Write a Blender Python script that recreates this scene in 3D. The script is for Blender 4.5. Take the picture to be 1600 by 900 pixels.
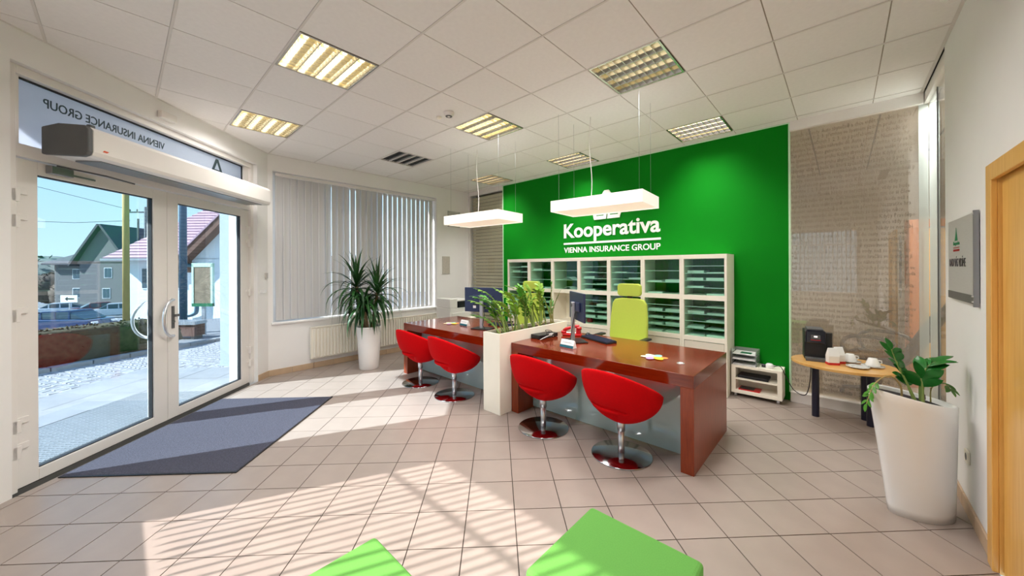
import bpy, math, random
from mathutils import Matrix, Vector, noise
PI = math.pi
random.seed(7)
for o in list(bpy.data.objects):
    bpy.data.objects.remove(o)
scene = bpy.context.scene
COL = scene.collection

# ------------------------------------------------------------------ camera
YAW = 0.8280
F2 = Vector((-math.cos(YAW), math.sin(YAW), 0))
R2 = Vector((math.sin(YAW), math.cos(YAW), 0))
EYE = 1.536
cam = bpy.data.cameras.new('camera')
cam.sensor_width = 36.0
cam.lens = 36.0 * 562.68 / 1600
cam.shift_y = -(450 - 418.57) / 1600
cam.clip_start = 0.02
cam.clip_end = 400
camo = bpy.data.objects.new('camera', cam)
COL.objects.link(camo)
ROLL = -0.005
up0 = Vector((0, 0, 1))
rv = R2 * math.cos(ROLL) + up0 * math.sin(ROLL)
uv = up0 * math.cos(ROLL) - R2 * math.sin(ROLL)
camo.matrix_world = Matrix(((rv.x, uv.x, -F2.x, 0), (rv.y, uv.y, -F2.y, 0), (rv.z, uv.z, -F2.z, EYE), (0, 0, 0, 1)))
scene.camera = camo

# ------------------------------------------------------------------ sky, sun, exposure
world = bpy.data.worlds.new('sky')
scene.world = world
world.use_nodes = True
wn = world.node_tree
wn.nodes.clear()
w_out = wn.nodes.new('ShaderNodeOutputWorld')
w_bg = wn.nodes.new('ShaderNodeBackground')
w_ramp = wn.nodes.new('ShaderNodeValToRGB')
w_sep = wn.nodes.new('ShaderNodeSeparateXYZ')
w_tc = wn.nodes.new('ShaderNodeTexCoord')
wn.links.new(w_tc.outputs['Generated'], w_sep.inputs[0])
wn.links.new(w_sep.outputs['Z'], w_ramp.inputs[0])
wn.links.new(w_ramp.outputs[0], w_bg.inputs[0])
wn.links.new(w_bg.outputs[0], w_out.inputs[0])
w_ramp.color_ramp.elements[0].position = 0.0
w_ramp.color_ramp.elements[0].color = (0.72, 0.86, 0.93, 1)
w_ramp.color_ramp.elements[1].position = 0.75
w_ramp.color_ramp.elements[1].color = (0.16, 0.36, 0.72, 1)
e = w_ramp.color_ramp.elements.new(0.25)
e.color = (0.44, 0.72, 0.90, 1)
w_bg.inputs[1].default_value = 1.6

SUN_AZ, SUN_EL = math.radians(64.5), math.radians(36.3)
sun = bpy.data.lights.new('sun', 'SUN')
sun.energy = 14.0
sun.angle = math.radians(0.6)
sun.color = (1.0, 0.97, 0.93)
suno = bpy.data.objects.new('sun', sun)
COL.objects.link(suno)
sd = Vector((math.cos(SUN_AZ) * math.cos(SUN_EL), math.sin(SUN_AZ) * math.cos(SUN_EL), -math.sin(SUN_EL)))
suno.rotation_euler = sd.to_track_quat('-Z', 'Y').to_euler()
suno.location = (-10, -20, 20)
LAMP_W = 17.5        # each recessed ceiling lamp
scene.view_settings.view_transform = 'Standard'
scene.view_settings.look = 'None'
scene.view_settings.exposure = 0.46
scene.view_settings.gamma = 1.0
scene.view_settings.use_curve_mapping = False

# ------------------------------------------------------------------ materials
def lin(c):
    return tuple(((x / 255) / 12.92 if x / 255 <= 0.04045 else ((x / 255 + 0.055) / 1.055) ** 2.4) for x in c)
MATS = {}
def pm(name, rgb, rough=0.5, metal=0.0, var=0.06, scale=8.0, bump=0.0, bscale=60.0, spec=0.5, stretch=None, rnd=0.0, trans=0.0, coat=0.0, sheen=0.0):
    """procedural principled material: noise varied colour, optional bump, optional per object variation"""
    if name in MATS:
        return MATS[name]
    m = bpy.data.materials.new(name)
    m.use_nodes = True
    nt = m.node_tree
    b = nt.nodes['Principled BSDF']
    c = lin(rgb)
    tc = nt.nodes.new('ShaderNodeTexCoord')
    mp = nt.nodes.new('ShaderNodeMapping')
    nt.links.new(tc.outputs['Object'], mp.inputs[0])
    if stretch:
        mp.inputs['Scale'].default_value = stretch
    nz = nt.nodes.new('ShaderNodeTexNoise')
    nz.inputs['Scale'].default_value = scale
    nz.inputs['Detail'].default_value = 4
    nt.links.new(mp.outputs[0], nz.inputs['Vector'])
    rp = nt.nodes.new('ShaderNodeValToRGB')
    rp.color_ramp.elements[0].position = 0.3
    rp.color_ramp.elements[1].position = 0.7
    rp.color_ramp.elements[0].color = tuple(max(0, x * (1 - var)) for x in c) + (1,)
    rp.color_ramp.elements[1].color = tuple(min(1, x * (1 + var)) for x in c) + (1,)
    nt.links.new(nz.outputs['Fac'], rp.inputs[0])
    last = rp.outputs[0]
    if rnd:
        oi = nt.nodes.new('ShaderNodeObjectInfo')
        mr = nt.nodes.new('ShaderNodeMapRange')
        mr.inputs['To Min'].default_value = 1 - rnd
        mr.inputs['To Max'].default_value = 1 + rnd
        nt.links.new(oi.outputs['Random'], mr.inputs['Value'])
        hs = nt.nodes.new('ShaderNodeHueSaturation')
        nt.links.new(mr.outputs[0], hs.inputs['Value'])
        nt.links.new(last, hs.inputs['Color'])
        last = hs.outputs[0]
    nt.links.new(last, b.inputs['Base Color'])
    b.inputs['Roughness'].default_value = rough
    b.inputs['Metallic'].default_value = metal
    b.inputs['Specular IOR Level'].default_value = spec
    if coat:
        b.inputs['Coat Weight'].default_value = coat
        b.inputs['Coat Roughness'].default_value = 0.08
    if sheen:
        b.inputs['Sheen Weight'].default_value = sheen
    if bump:
        n2 = nt.nodes.new('ShaderNodeTexNoise')
        n2.inputs['Scale'].default_value = bscale
        nt.links.new(mp.outputs[0], n2.inputs['Vector'])
        bp = nt.nodes.new('ShaderNodeBump')
        bp.inputs['Strength'].default_value = bump
        bp.inputs['Distance'].default_value = 0.01
        nt.links.new(n2.outputs['Fac'], bp.inputs['Height'])
        nt.links.new(bp.outputs[0], b.inputs['Normal'])
    if trans:
        tr = nt.nodes.new('ShaderNodeBsdfTranslucent')
        nt.links.new(last, tr.inputs[0])
        mx = nt.nodes.new('ShaderNodeMixShader')
        mx.inputs[0].default_value = trans
        nt.links.new(b.outputs[0], mx.inputs[1])
        nt.links.new(tr.outputs[0], mx.inputs[2])
        nt.links.new(mx.outputs[0], nt.nodes['Material Output'].inputs[0])
    MATS[name] = m
    return m

def glassmat(name, tint=(0.93, 0.96, 0.97), f0=0.06, film=0.0, filmcol=(0.8, 0.78, 0.74), rough=0.0):
    """thin sheet glass: clear transmission, Schlick reflection, optionally a milky film"""
    if name in MATS:
        return MATS[name]
    m = bpy.data.materials.new(name)
    m.use_nodes = True
    nt = m.node_tree
    nt.nodes.clear()
    out = nt.nodes.new('ShaderNodeOutputMaterial')
    tr = nt.nodes.new('ShaderNodeBsdfTransparent')
    tr.inputs[0].default_value = tint + (1,)
    gl = nt.nodes.new('ShaderNodeBsdfGlossy')
    gl.inputs['Roughness'].default_value = rough
    gl.inputs[0].default_value = (1, 1, 1, 1)
    lw = nt.nodes.new('ShaderNodeLayerWeight')
    lw.inputs[0].default_value = 0.5
    pw = nt.nodes.new('ShaderNodeMath'); pw.operation = 'POWER'; pw.inputs[1].default_value = 5
    nt.links.new(lw.outputs['Facing'], pw.inputs[0])
    ma = nt.nodes.new('ShaderNodeMath'); ma.operation = 'MULTIPLY_ADD'
    ma.inputs[1].default_value = 1 - f0
    ma.inputs[2].default_value = f0
    nt.links.new(pw.outputs[0], ma.inputs[0])
    mx = nt.nodes.new('ShaderNodeMixShader')
    nt.links.new(ma.outputs[0], mx.inputs[0])
    base = tr
    if film:
        df = nt.nodes.new('ShaderNodeBsdfDiffuse')
        tl = nt.nodes.new('ShaderNodeBsdfTranslucent')
        df.inputs[0].default_value = filmcol + (1,)
        tl.inputs[0].default_value = filmcol + (1,)
        m1 = nt.nodes.new('ShaderNodeMixShader')
        m1.inputs[0].default_value = 0.5
        nt.links.new(df.outputs[0], m1.inputs[1]); nt.links.new(tl.outputs[0], m1.inputs[2])
        m2 = nt.nodes.new('ShaderNodeMixShader')
        m2.inputs[0].default_value = film
        nt.links.new(tr.outputs[0], m2.inputs[1]); nt.links.new(m1.outputs[0], m2.inputs[2])
        base = m2
    nt.links.new(base.outputs[0], mx.inputs[1])
    nt.links.new(gl.outputs[0], mx.inputs[2])
    nt.links.new(mx.outputs[0], out.inputs[0])
    MATS[name] = m
    return m

def emat(name, rgb, strength, mixcol=(240, 236, 228)):
    """lamp material: white plastic or glass that glows, slightly uneven"""
    if name in MATS:
        return MATS[name]
    m = bpy.data.materials.new(name)
    m.use_nodes = True
    nt = m.node_tree
    b = nt.nodes['Principled BSDF']
    b.inputs['Base Color'].default_value = lin(mixcol) + (1,)
    b.inputs['Roughness'].default_value = 0.4
    nz = nt.nodes.new('ShaderNodeTexNoise'); nz.inputs['Scale'].default_value = 6
    rp = nt.nodes.new('ShaderNodeValToRGB')
    c = lin(rgb)
    rp.color_ramp.elements[0].color = tuple(x * 0.93 for x in c) + (1,)
    rp.color_ramp.elements[1].color = c + (1,)
    nt.links.new(nz.outputs['Fac'], rp.inputs[0])
    nt.links.new(rp.outputs[0], b.inputs['Emission Color'])
    b.inputs['Emission Strength'].default_value = strength
    MATS[name] = m
    return m

def woodmat(name, rgb, rgb2, rough=0.3, axis=0, scale=1.0, coat=0.3):
    if name in MATS:
        return MATS[name]
    m = bpy.data.materials.new(name)
    m.use_nodes = True
    nt = m.node_tree
    b = nt.nodes['Principled BSDF']
    tc = nt.nodes.new('ShaderNodeTexCoord')
    mp = nt.nodes.new('ShaderNodeMapping')
    s = [22 * scale] * 3
    s[axis] = 1.4 * scale
    mp.inputs['Scale'].default_value = s
    nt.links.new(tc.outputs['Object'], mp.inputs[0])
    nz = nt.nodes.new('ShaderNodeTexNoise')
    nz.inputs['Scale'].default_value = 2.2
    nz.inputs['Detail'].default_value = 7
    nz.inputs['Roughness'].default_value = 0.62
    nt.links.new(mp.outputs[0], nz.inputs['Vector'])
    rp = nt.nodes.new('ShaderNodeValToRGB')
    rp.color_ramp.elements[0].position = 0.34
    rp.color_ramp.elements[1].position = 0.68
    rp.color_ramp.elements[0].color = lin(rgb) + (1,)
    rp.color_ramp.elements[1].color = lin(rgb2) + (1,)
    nt.links.new(nz.outputs['Fac'], rp.inputs[0])
    nt.links.new(rp.outputs[0], b.inputs['Base Color'])
    b.inputs['Roughness'].default_value = rough
    b.inputs['Coat Weight'].default_value = coat
    b.inputs['Coat Roughness'].default_value = 0.1
    MATS[name] = m
    return m

# ------------------------------------------------------------------ mesh builder
class B:
    def __init__(s):
        s.v = []; s.f = []
    def add(s, vs, fs, M=None):
        n = len(s.v)
        for p in vs:
            p = Vector(p)
            s.v.append(tuple(M @ p) if M is not None else tuple(p))
        for q in fs:
            s.f.append(tuple(i + n for i in q))
        return s
    def box(s, x0, x1, y0, y1, z0, z1, M=None):
        vs = [(x0, y0, z0), (x1, y0, z0), (x1, y1, z0), (x0, y1, z0), (x0, y0, z1), (x1, y0, z1), (x1, y1, z1), (x0, y1, z1)]
        return s.add(vs, [(3, 2, 1, 0), (4, 5, 6, 7), (0, 1, 5, 4), (1, 2, 6, 5), (2, 3, 7, 6), (3, 0, 4, 7)], M)
    def prism(s, poly, z0, z1, M=None):
        n = len(poly)
        vs = [(x, y, z0) for x, y in poly] + [(x, y, z1) for x, y in poly]
        fs = [tuple(reversed(range(n))), tuple(range(n, 2 * n))] + [(i, (i + 1) % n, n + (i + 1) % n, n + i) for i in range(n)]
        return s.add(vs, fs, M)
    def cyl(s, p0, p1, r0, r1=None, n=16, M=None):
        r1 = r0 if r1 is None else r1
        p0, p1 = Vector(p0), Vector(p1)
        d = (p1 - p0).normalized()
        a = d.orthogonal().normalized(); b = d.cross(a)
        vs = []
        for p, r in ((p0, r0), (p1, r1)):
            for i in range(n):
                t = 2 * PI * i / n
                vs.append(p + a * (r * math.cos(t)) + b * (r * math.sin(t)))
        fs = [(i, (i + 1) % n, n + (i + 1) % n, n + i) for i in range(n)] + [tuple(reversed(range(n))), tuple(range(n, 2 * n))]
        return s.add(vs, fs, M)
    def tube(s, pts, r, n=8, M=None):
        pts = [Vector(p) for p in pts]
        rs = r if isinstance(r, (list, tuple)) else [r] * len(pts)
        vs = []; a = None
        for i, p in enumerate(pts):
            d = (pts[min(i + 1, len(pts) - 1)] - pts[max(i - 1, 0)]).normalized()
            if a is None:
                a = d.orthogonal().normalized()
            else:
                a = (a - d * a.dot(d))
                a = a.normalized() if a.length > 1e-6 else d.orthogonal().normalized()
            b = d.cross(a)
            for k in range(n):
                t = 2 * PI * k / n
                vs.append(p + a * (rs[i] * math.cos(t)) + b * (rs[i] * math.sin(t)))
        fs = []
        for i in range(len(pts) - 1):
            for k in range(n):
                fs.append((i * n + k, i * n + (k + 1) % n, (i + 1) * n + (k + 1) % n, (i + 1) * n + k))
        fs += [tuple(reversed(range(n))), tuple(range((len(pts) - 1) * n, len(pts) * n))]
        return s.add(vs, fs, M)
    def lathe(s, prof, n=28, M=None):
        vs = []; fs = []
        for r, z in prof:
            for i in range(n):
                t = 2 * PI * i / n
                vs.append((r * math.cos(t), r * math.sin(t), z))
        for j in range(len(prof) - 1):
            for i in range(n):
                fs.append((j * n + i, j * n + (i + 1) % n, (j + 1) * n + (i + 1) % n, (j + 1) * n + i))
        fs += [tuple(reversed(range(n))), tuple(range((len(prof) - 1) * n, len(prof) * n))]
        return s.add(vs, fs, M)
    def mesh(s, name):
        me = bpy.data.meshes.new(name)
        me.from_pydata(s.v, [], s.f)
        me.validate()
        me.update()
        return me
    def obj(s, name, mat, parent=None, smooth=False, bev=0.0, seg=2, loc=None, rz=0.0):
        return mobj(name, s.mesh(name), mat, parent, smooth, bev, seg, loc, rz)

def mobj(name, me, mat, parent=None, smooth=False, bev=0.0, seg=2, loc=None, rz=0.0):
    if mat is not None and not me.materials:
        me.materials.append(mat)
    o = bpy.data.objects.new(name, me)
    COL.objects.link(o)
    if parent is not None:
        o.parent = parent
    if loc is not None:
        o.location = loc
    if rz:
        o.rotation_euler = (0, 0, rz)
    if smooth:
        for p in me.polygons:
            p.use_smooth = True
    if bev:
        m = o.modifiers.new('bevel', 'BEVEL')
        m.width = bev; m.segments = seg; m.limit_method = 'ANGLE'; m.angle_limit = math.radians(40)
    return o

def tag(o, label, cat=None, group=None, kind=None):
    o['label'] = label
    if cat: o['category'] = cat
    if group: o['group'] = group
    if kind: o['kind'] = kind
    return o
def thing(name, label, cat, loc=(0, 0, 0), rz=0.0, group=None, kind=None):
    o = bpy.data.objects.new(name, None)
    o.empty_display_size = 0.1
    COL.objects.link(o)
    o.location = loc
    o.rotation_euler = (0, 0, rz)
    return tag(o, label, cat, group, kind)
def copy_tree(o, parent=None):
    c = o.copy()
    COL.objects.link(c)
    if parent is not None:
        c.parent = parent
    for ch in list(o.children):
        copy_tree(ch, c)
    return c
def bx(name, x0, x1, y0, y1, z0, z1, mat, parent=None, bev=0.0, **k):
    return B().box(x0, x1, y0, y1, z0, z1).obj(name, mat, parent, bev=bev, **k)

def text_mesh(s, width=None, height=None, extrude=0.004, bold=0.0, res=3, spacing=1.0):
    """lettering as a mesh: left bottom at the origin, fitted to width and / or height"""
    cu = bpy.data.curves.new('lettering', 'FONT')
    cu.body = s
    cu.size = 1.0
    cu.extrude = 0.02
    cu.offset = bold
    cu.resolution_u = res
    cu.space_character = spacing
    o = bpy.data.objects.new('lettering', cu)
    COL.objects.link(o)
    bpy.context.view_layer.update()
    me = bpy.data.meshes.new_from_object(o)
    bpy.data.objects.remove(o)
    bpy.data.curves.remove(cu)
    xs = [v.co.x for v in me.vertices]; ys = [v.co.y for v in me.vertices]
    x0, x1, y0, y1 = min(xs), max(xs), min(ys), max(ys)
    sx = width / (x1 - x0) if width else None
    sy = height / (y1 - y0) if height else None
    sx = sx or sy; sy = sy or sx
    for v in me.vertices:
        v.co = ((v.co.x - x0) * sx, (v.co.y - y0) * sy, v.co.z / 0.02 * extrude)
    return me

# ------------------------------------------------------------------ palette
M_wall = pm('wall_paint', (238, 235, 232), 0.85, var=0.015, scale=3, bump=0.04, bscale=220)
M_ceil = pm('mineral_ceiling_tile', (236, 232, 228), 0.9, var=0.02, scale=30, bump=0.05, bscale=300, rnd=0.012)
M_tbar = pm('ceiling_grid_white', (218, 212, 206), 0.6, var=0.01)
M_tbarx = pm('ceiling_joint_shadow', (168, 156, 142), 0.7, var=0.02)  # shadow line of the recessed ceiling joints, painted as a brown bar colour
M_dark = pm('dark_void', (60, 56, 52), 0.9)
M_tile = pm('beige_floor_tile', (163, 149, 140), 0.32, var=0.045, scale=5, rnd=0.025, spec=0.45, bump=0.015, bscale=30)
M_grout = pm('dark_grout', (66, 56, 50), 0.9, var=0.1, scale=20)
M_skirt = pm('skirting_tile', (196, 168, 138), 0.4, var=0.06, scale=9, rnd=0.04)
M_pvc = pm('white_pvc', (232, 226, 220), 0.38, var=0.01)
M_white = pm('white_lacquer', (244, 243, 241), 0.22, var=0.006, coat=0.3)
M_cream = pm('cream_laminate', (253, 246, 230), 0.4, var=0.012)
M_green = pm('green_wall_paint', (0, 126, 18), 0.75, var=0.05, scale=1.2, spec=0.15)
M_chrome = pm('brushed_chrome', (222, 222, 224), 0.34, metal=1.0, var=0.03, scale=30)
M_steel = pm('steel_grey', (150, 152, 156), 0.32, metal=1.0, var=0.03)
M_black = pm('black_plastic', (22, 22, 26), 0.38, var=0.1)
M_dgrey = pm('dark_grey_plastic', (92, 92, 92), 0.5, var=0.04)
M_glass = glassmat('door_glass', (0.71, 0.785, 0.83), f0=0.10)
M_cglass = glassmat('clear_glass', (0.95, 0.97, 0.97), f0=0.05)

CH = 3.187
XW, YB, XR, YF = -6.05, 5.2, 0.57, -0.98
ROOM = [(XW, 1.43), (XW, YB), (XR, YB), (XR, YF), (-4.62 - YF, YF)]   # x + y = -4.62 along the entrance wall
ROOM = list(reversed(ROOM))  # counter clockwise

def clip(poly, conv):
    out = poly
    for i in range(len(conv)):
        a, b = conv[i], conv[(i + 1) % len(conv)]
        def side(p):
            return (b[0] - a[0]) * (p[1] - a[1]) - (b[1] - a[1]) * (p[0] - a[0])
        src, out = out, []
        for j in range(len(src)):
            p, q = src[j], src[(j + 1) % len(src)]
            sp, sq = side(p), side(q)
            if sp >= 0: out.append(p)
            if (sp > 0 > sq) or (sp < 0 < sq):
                t = sp / (sp - sq)
                out.append((p[0] + (q[0] - p[0]) * t, p[1] + (q[1] - p[1]) * t))
        if not out:
            return []
    return out
def area(p):
    return 0.5 * sum(p[i][0] * p[(i + 1) % len(p)][1] - p[(i + 1) % len(p)][0] * p[i][1] for i in range(len(p)))
if area(ROOM) < 0:
    ROOM.reverse()
def struct(o, label, cat):
    return tag(o, label, cat, kind='structure')

# ------------------------------------------------------------------ floor
floor = struct(B().prism(ROOM, -0.20, -0.004).obj('floor', M_grout), 'beige square tiled floor laid diagonally with dark joints', 'floor')
T = 0.30
OX, OY = -4.090, -0.004
c45 = math.sqrt(0.5)
half = T / 2 - 0.0030
full = [(0, -half * math.sqrt(2)), (half * math.sqrt(2), 0), (0, half * math.sqrt(2)), (-half * math.sqrt(2), 0)]
tile_me = B().prism(full, -0.010, 0.0).mesh('tile')
cand = []
for i in range(-30, 40):
    for j in range(-30, 40):
        cx = OX + T * ((i + .5) * c45 - (j + .5) * c45)
        cy = OY + T * ((i + .5) * c45 + (j + .5) * c45)
        pl = clip([(cx + x, cy + y) for x, y in full], ROOM)
        if len(pl) < 3 or area(pl) < 0.0008:
            continue
        d = cx * F2.x + cy * F2.y
        r = cx * R2.x + cy * R2.y
        vis = d > 1.5 and abs(r) < d * 1.5
        cand.append(((0 if vis else 1), math.hypot(cx, cy), cx, cy, pl))
cand.sort(key=lambda t: t[:2])
rest = B()
for k, (_, _, cx, cy, pl) in enumerate(cand):
    whole = abs(area(pl) - 2 * half * half * 2) < 1e-4
    if k < 300:
        if whole:
            mobj('tile', tile_me, M_tile, floor, loc=(cx, cy, random.uniform(-0.0006, 0.0)))
        else:
            B().prism([(x - cx, y - cy) for x, y in pl], -0.010, 0.0).obj('tile', M_tile, floor, loc=(cx, cy, 0))
    else:
        rest.prism(pl, -0.010, 0.0)
o = rest.obj('outlying_tiles', M_tile, floor)
o['kind'] = 'stuff'

# ------------------------------------------------------------------ ceiling
ceil = struct(B().prism([(-6.6, -1.4), (3.6, -1.4), (3.6, 8.9), (-6.6, 8.9)], CH + 0.09, CH + 0.35).obj('ceiling', M_dark), 'suspended ceiling of square white mineral tiles', 'ceiling')
LX, LY, LC = -2.768, 0.842, 0.6
LAMPS = {(0, 0), (0, 3), (3, 0), (3, -3), (6, -3), (6, 0), (6, 3), (0, -3)}
VENT = (3, 3)
hc = 0.2915
hcx = 0.2962
ct_me = B().box(-hcx, hcx, -hc, hc, 0, 0.015).mesh('ceiling_tile')
for a in range(-5, 10):
    for b in range(-8, 9):
        if (a, b) in LAMPS or (a, b) == VENT:
            continue
        cx, cy = LX - LC * (b + .5), LY + LC * (a + .5)
        sq = [(cx - hcx, cy - hc), (cx + hcx, cy - hc), (cx + hcx, cy + hc), (cx - hcx, cy + hc)]
        pl = clip(sq, ROOM)
        if len(pl) < 3 or area(pl) < 0.002:
            continue
        if abs(area(pl) - 4 * hc * hcx) < 1e-4:
            mobj('ceiling_tile', ct_me, M_ceil, ceil, loc=(cx, cy, CH))
        else:
            B().prism([(x - cx, y - cy) for x, y in pl], 0, 0.015).obj('ceiling_tile', M_ceil, ceil, loc=(cx, cy, CH))
for k in range(-10, 11):                       # grid bars
    x = LX + LC * k
    pl = clip([(x - .0045, -3), (x + .0045, -3), (x + .0045, 8), (x - .0045, 8)], ROOM)
    if len(pl) > 2: B().prism(pl, CH + 0.004, CH + 0.012).obj('grid_bar', M_tbarx, ceil)
    y = LY + LC * k
    pl = clip([(-8, y - .0075), (3, y - .0075), (3, y + .0075), (-8, y + .0075)], ROOM)
    if len(pl) > 2: B().prism(pl, CH - 0.0035, CH + 0.012).obj('grid_bar', M_tbar, ceil)
for i in range(len(ROOM)):                     # white wall angle around the rim
    p, q = Vector(ROOM[i]), Vector(ROOM[(i + 1) % len(ROOM)])
    n = Vector((-(q - p).y, (q - p).x)).normalized() * 0.02
    B().prism([tuple(p), tuple(q), tuple(q + n), tuple(p + n)], CH - 0.003, CH + 0.012).obj('edge_angle', M_tbar, ceil)

# ------------------------------------------------------------------ walls
DWL, DWR = (-4.215, -0.515, 0), math.radians(135)
b = B()
b.box(-0.68, -0.05, -0.078, 0.26, -0.15, CH + .1)
b.box(2.45, 3.00, -0.078, 0.30, -0.15, CH + .1)
b.box(-0.05, 2.45, -0.078, 0.30, 2.965, CH + .1)
struct(b.obj('wall_entrance', M_wall, loc=DWL, rz=DWR), 'white plastered wall around the glazed entrance doors', 'wall')
b = B()
b.box(-6.35, XW, 1.30, 1.49, -0.15, CH + .1)
b.box(-6.35, XW, 4.34, 5.5, -0.15, CH + .1)
b.box(-6.35, XW, 1.49, 4.34, -0.15, 0.735)
b.box(-6.35, XW, 1.49, 4.34, 2.955, CH + .1)
struct(b.obj('wall_left', M_wall), 'white plastered wall around the blinded window', 'wall')
b = B()
b.box(-4.4, -3.80, -1.28, YF, -0.15, CH + .1)
b.box(0.30, 0.75, -1.28, YF, -0.15, CH + .1)
b.box(-3.80, 0.30, -1.28, YF, -0.15, 0.86)
b.box(-3.80, 0.30, -1.28, YF, 2.43, CH + .1)
struct(b.obj('wall_front', M_wall), 'white wall with the sunlit window behind the viewer', 'wall')
b = B()
b.box(XR, 0.75, -1.28, 2.05, -0.15, CH + .1)
b.box(XR, 0.75, 2.98, 4.2, -0.15, CH + .1)
b.box(XR, 0.75, 2.05, 2.98, 2.03, CH + .1)
struct(b.obj('wall_right', M_wall), 'smooth white wall beside the wooden door', 'wall')
wb = struct(bx('wall_back', -5.0, -0.455, YB, 5.35, -0.15, CH + .1, M_green), 'bright green feature wall behind the cabinets', 'wall')
M_edge = pm('pale_green_edge', (205, 240, 205), 0.5, var=0.01)
bx('edge_strip', -5.0, -0.455, YB - .012, YB, CH - .012, CH - 0.003, M_edge, wb)
bx('edge_strip', -5.014, -5.0, YB - .012, YB + .1, 0, CH - 0.003, M_edge, wb)
bx('edge_strip', -0.455, -0.441, YB - .012, YB + .1, 0.1, CH - 0.003, M_edge, wb)

def skirting(name, label, L, W, loc, rz, piece=0.30, h=0.085):
    root = thing(name, label, 'baseboard', loc, rz, kind='structure')
    x = 0
    while x < L - 0.01:
        x1 = min(x + piece - 0.004, L)
        bx('skirting_tile', x, x1, 0, W, 0, h, M_skirt, root, bev=0.002)
        x += piece
    return root
skirting('baseboard_left', 'beige tile skirting below the radiator', YB - 1.43, 0.012, (XW + 0.0125, 1.43, 0), math.radians(90))
skirting('baseboard_right', 'beige tile skirting along the white right wall', 4.2 - 3.05, 0.012, (XR - 0.0005, 3.05, 0), math.radians(90))
skirting('baseboard_entrance', 'short beige tile skirting beside the entrance door', 0.22, 0.012, (-4.215 - c45 * 2.45 + c45 * .09, -0.515 + c45 * 2.45 + c45 * .09, 0), math.radians(135))

# ------------------------------------------------------------------ glazed partition with printed film (right) and blind (left)
M_film = glassmat('printed_film_glass', (0.92, 0.88, 0.82), f0=0.13, film=0.16, filmcol=(0.93, 0.88, 0.81))
M_frost = glassmat('frosted_strip_glass', (0.9, 0.95, 0.93), f0=0.08, film=0.55, filmcol=(0.86, 0.90, 0.87))
M_print = pm('grey_brown_print', (150, 139, 124), 0.8, var=0.03)
w1 = thing('window_1', 'glass partition with lines of small grey print beside the green wall', 'glass partition', (-0.441, YB, 0), 0, kind='structure')
bx('base_rail', 0, 1.015, -0.045, 0.06, 0, 0.10, M_pvc, w1, bev=0.004)
bx('rail_cap', 0, 1.015, -0.052, 0.06, 0.10, 0.115, M_pvc, w1, bev=0.003)
bx('header', 0, 1.015, -0.03, 0.06, 3.085, CH - .001, M_pvc, w1)
bx('pane', 0.002, 0.985, 0.02, 0.030, 0.115, 3.085, M_film, w1)
bx('frosted_strip', 0.985, 1.048, 0.012, 0.034, 0.115, 3.085, M_frost, w1)
PHR = ['co ji potřebovat', 'zdrojem vašich', 'banda nebezpečných', 'než se ponoří do vody.', 'zbytečně a chce vidět', 'a do toho je ještě vyzvednout.', 'Neztratíte hračku', 'protože', 'na co máte náhradní díl.', 'Pravděpodobně', 'když váš', 'tím větší bude škoda', 'vždy se bude to, která způsobí', 'Nikdy se nerozbije něco,', 'Čím modernější auto, tím', 'přetrhne', 'vždycky.', 'Auto', 'do vody.', '1. 2. 3.', 've špatném jízdním pruhu', 'do cesty.', 'Tak', 'která byla', 'požáry, zimní stopka', 'nebo', 'generace, tím více', 'Kdyby', 'stejně jako', 'co si člověk']
lines = []
rr = random.Random(3)
for k in range(50):
    s = ''
    while len(s) < 60:
        s += rr.choice(PHR) + ' '
    lines.append(s[:60])
tm = text_mesh('\n'.join(lines), width=0.965, extrude=0.0006, res=1)
zs = max(v.co.y for v in tm.vertices)
for v in tm.vertices:
    v.co.y *= 2.88 / zs
o = mobj('printed_text', tm, M_print, w1)
o.location = (0.008, 0.018, 0.17)
o.rotation_euler = (PI / 2, 0, 0)
w2 = thing('window_2', 'frosted glass return of the partition next to the white wall', 'glass partition', (XR + 0.01, 4.2, 0), 0, kind='structure')
bx('base_rail', 0.0, 0.08, 0.0, 1.06, 0, 0.10, M_pvc, w2, bev=0.004)
bx('header', 0.0, 0.08, 0.0, 1.06, 3.085, CH - .001, M_pvc, w2)
bx('pane', 0.03, 0.040, 0.60, 1.008, 0.10, 3.085, M_frost, w2)
bx('pane', 0.03, 0.040, 0.02, 0.59, 0.10, 3.085, M_cglass, w2)
bx('joint', 0.026, 0.044, 0.590, 0.600, 0.10, 3.085, M_dgrey, w2)

w3 = thing('window_3', 'narrow glazed strip with beige horizontal blind left of green wall', 'glass partition', (XW, YB, 0), 0, kind='structure')
bx('frame_post', 0.0, 0.045, -0.02, 0.06, 0, CH - .001, M_pvc, w3)
bx('header', 0.045, 1.036, -0.02, 0.06, 3.10, CH - .001, M_pvc, w3)
bx('base_rail', 0.045, 1.036, -0.03, 0.06, 0, 0.10, M_pvc, w3)
bx('pane', 0.045, 1.034, 0.010, 0.018, 0.10, 3.10, M_cglass, w3)
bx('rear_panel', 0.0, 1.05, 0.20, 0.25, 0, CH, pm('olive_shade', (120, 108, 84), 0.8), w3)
M_slat = pm('beige_blind_slat', (222, 208, 176), 0.6, var=0.04, rnd=0.05)
sl_me = B().add([(0.06, 0.075, -0.028), (1.02, 0.075, -0.028), (1.02, 0.045, 0.028), (0.06, 0.045, 0.028), (0.06, 0.078, -0.026), (1.02, 0.078, -0.026), (1.02, 0.048, 0.030), (0.06, 0.048, 0.030)],
               [(0, 1, 2, 3), (7, 6, 5, 4), (0, 4, 5, 1), (3, 2, 6, 7), (1, 5, 6, 2), (0, 3, 7, 4)]).mesh('slat')
for k in range(42):
    mobj('slat', sl_me, M_slat, w3, loc=(0, 0, 0.14 + k * 0.0705))

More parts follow.
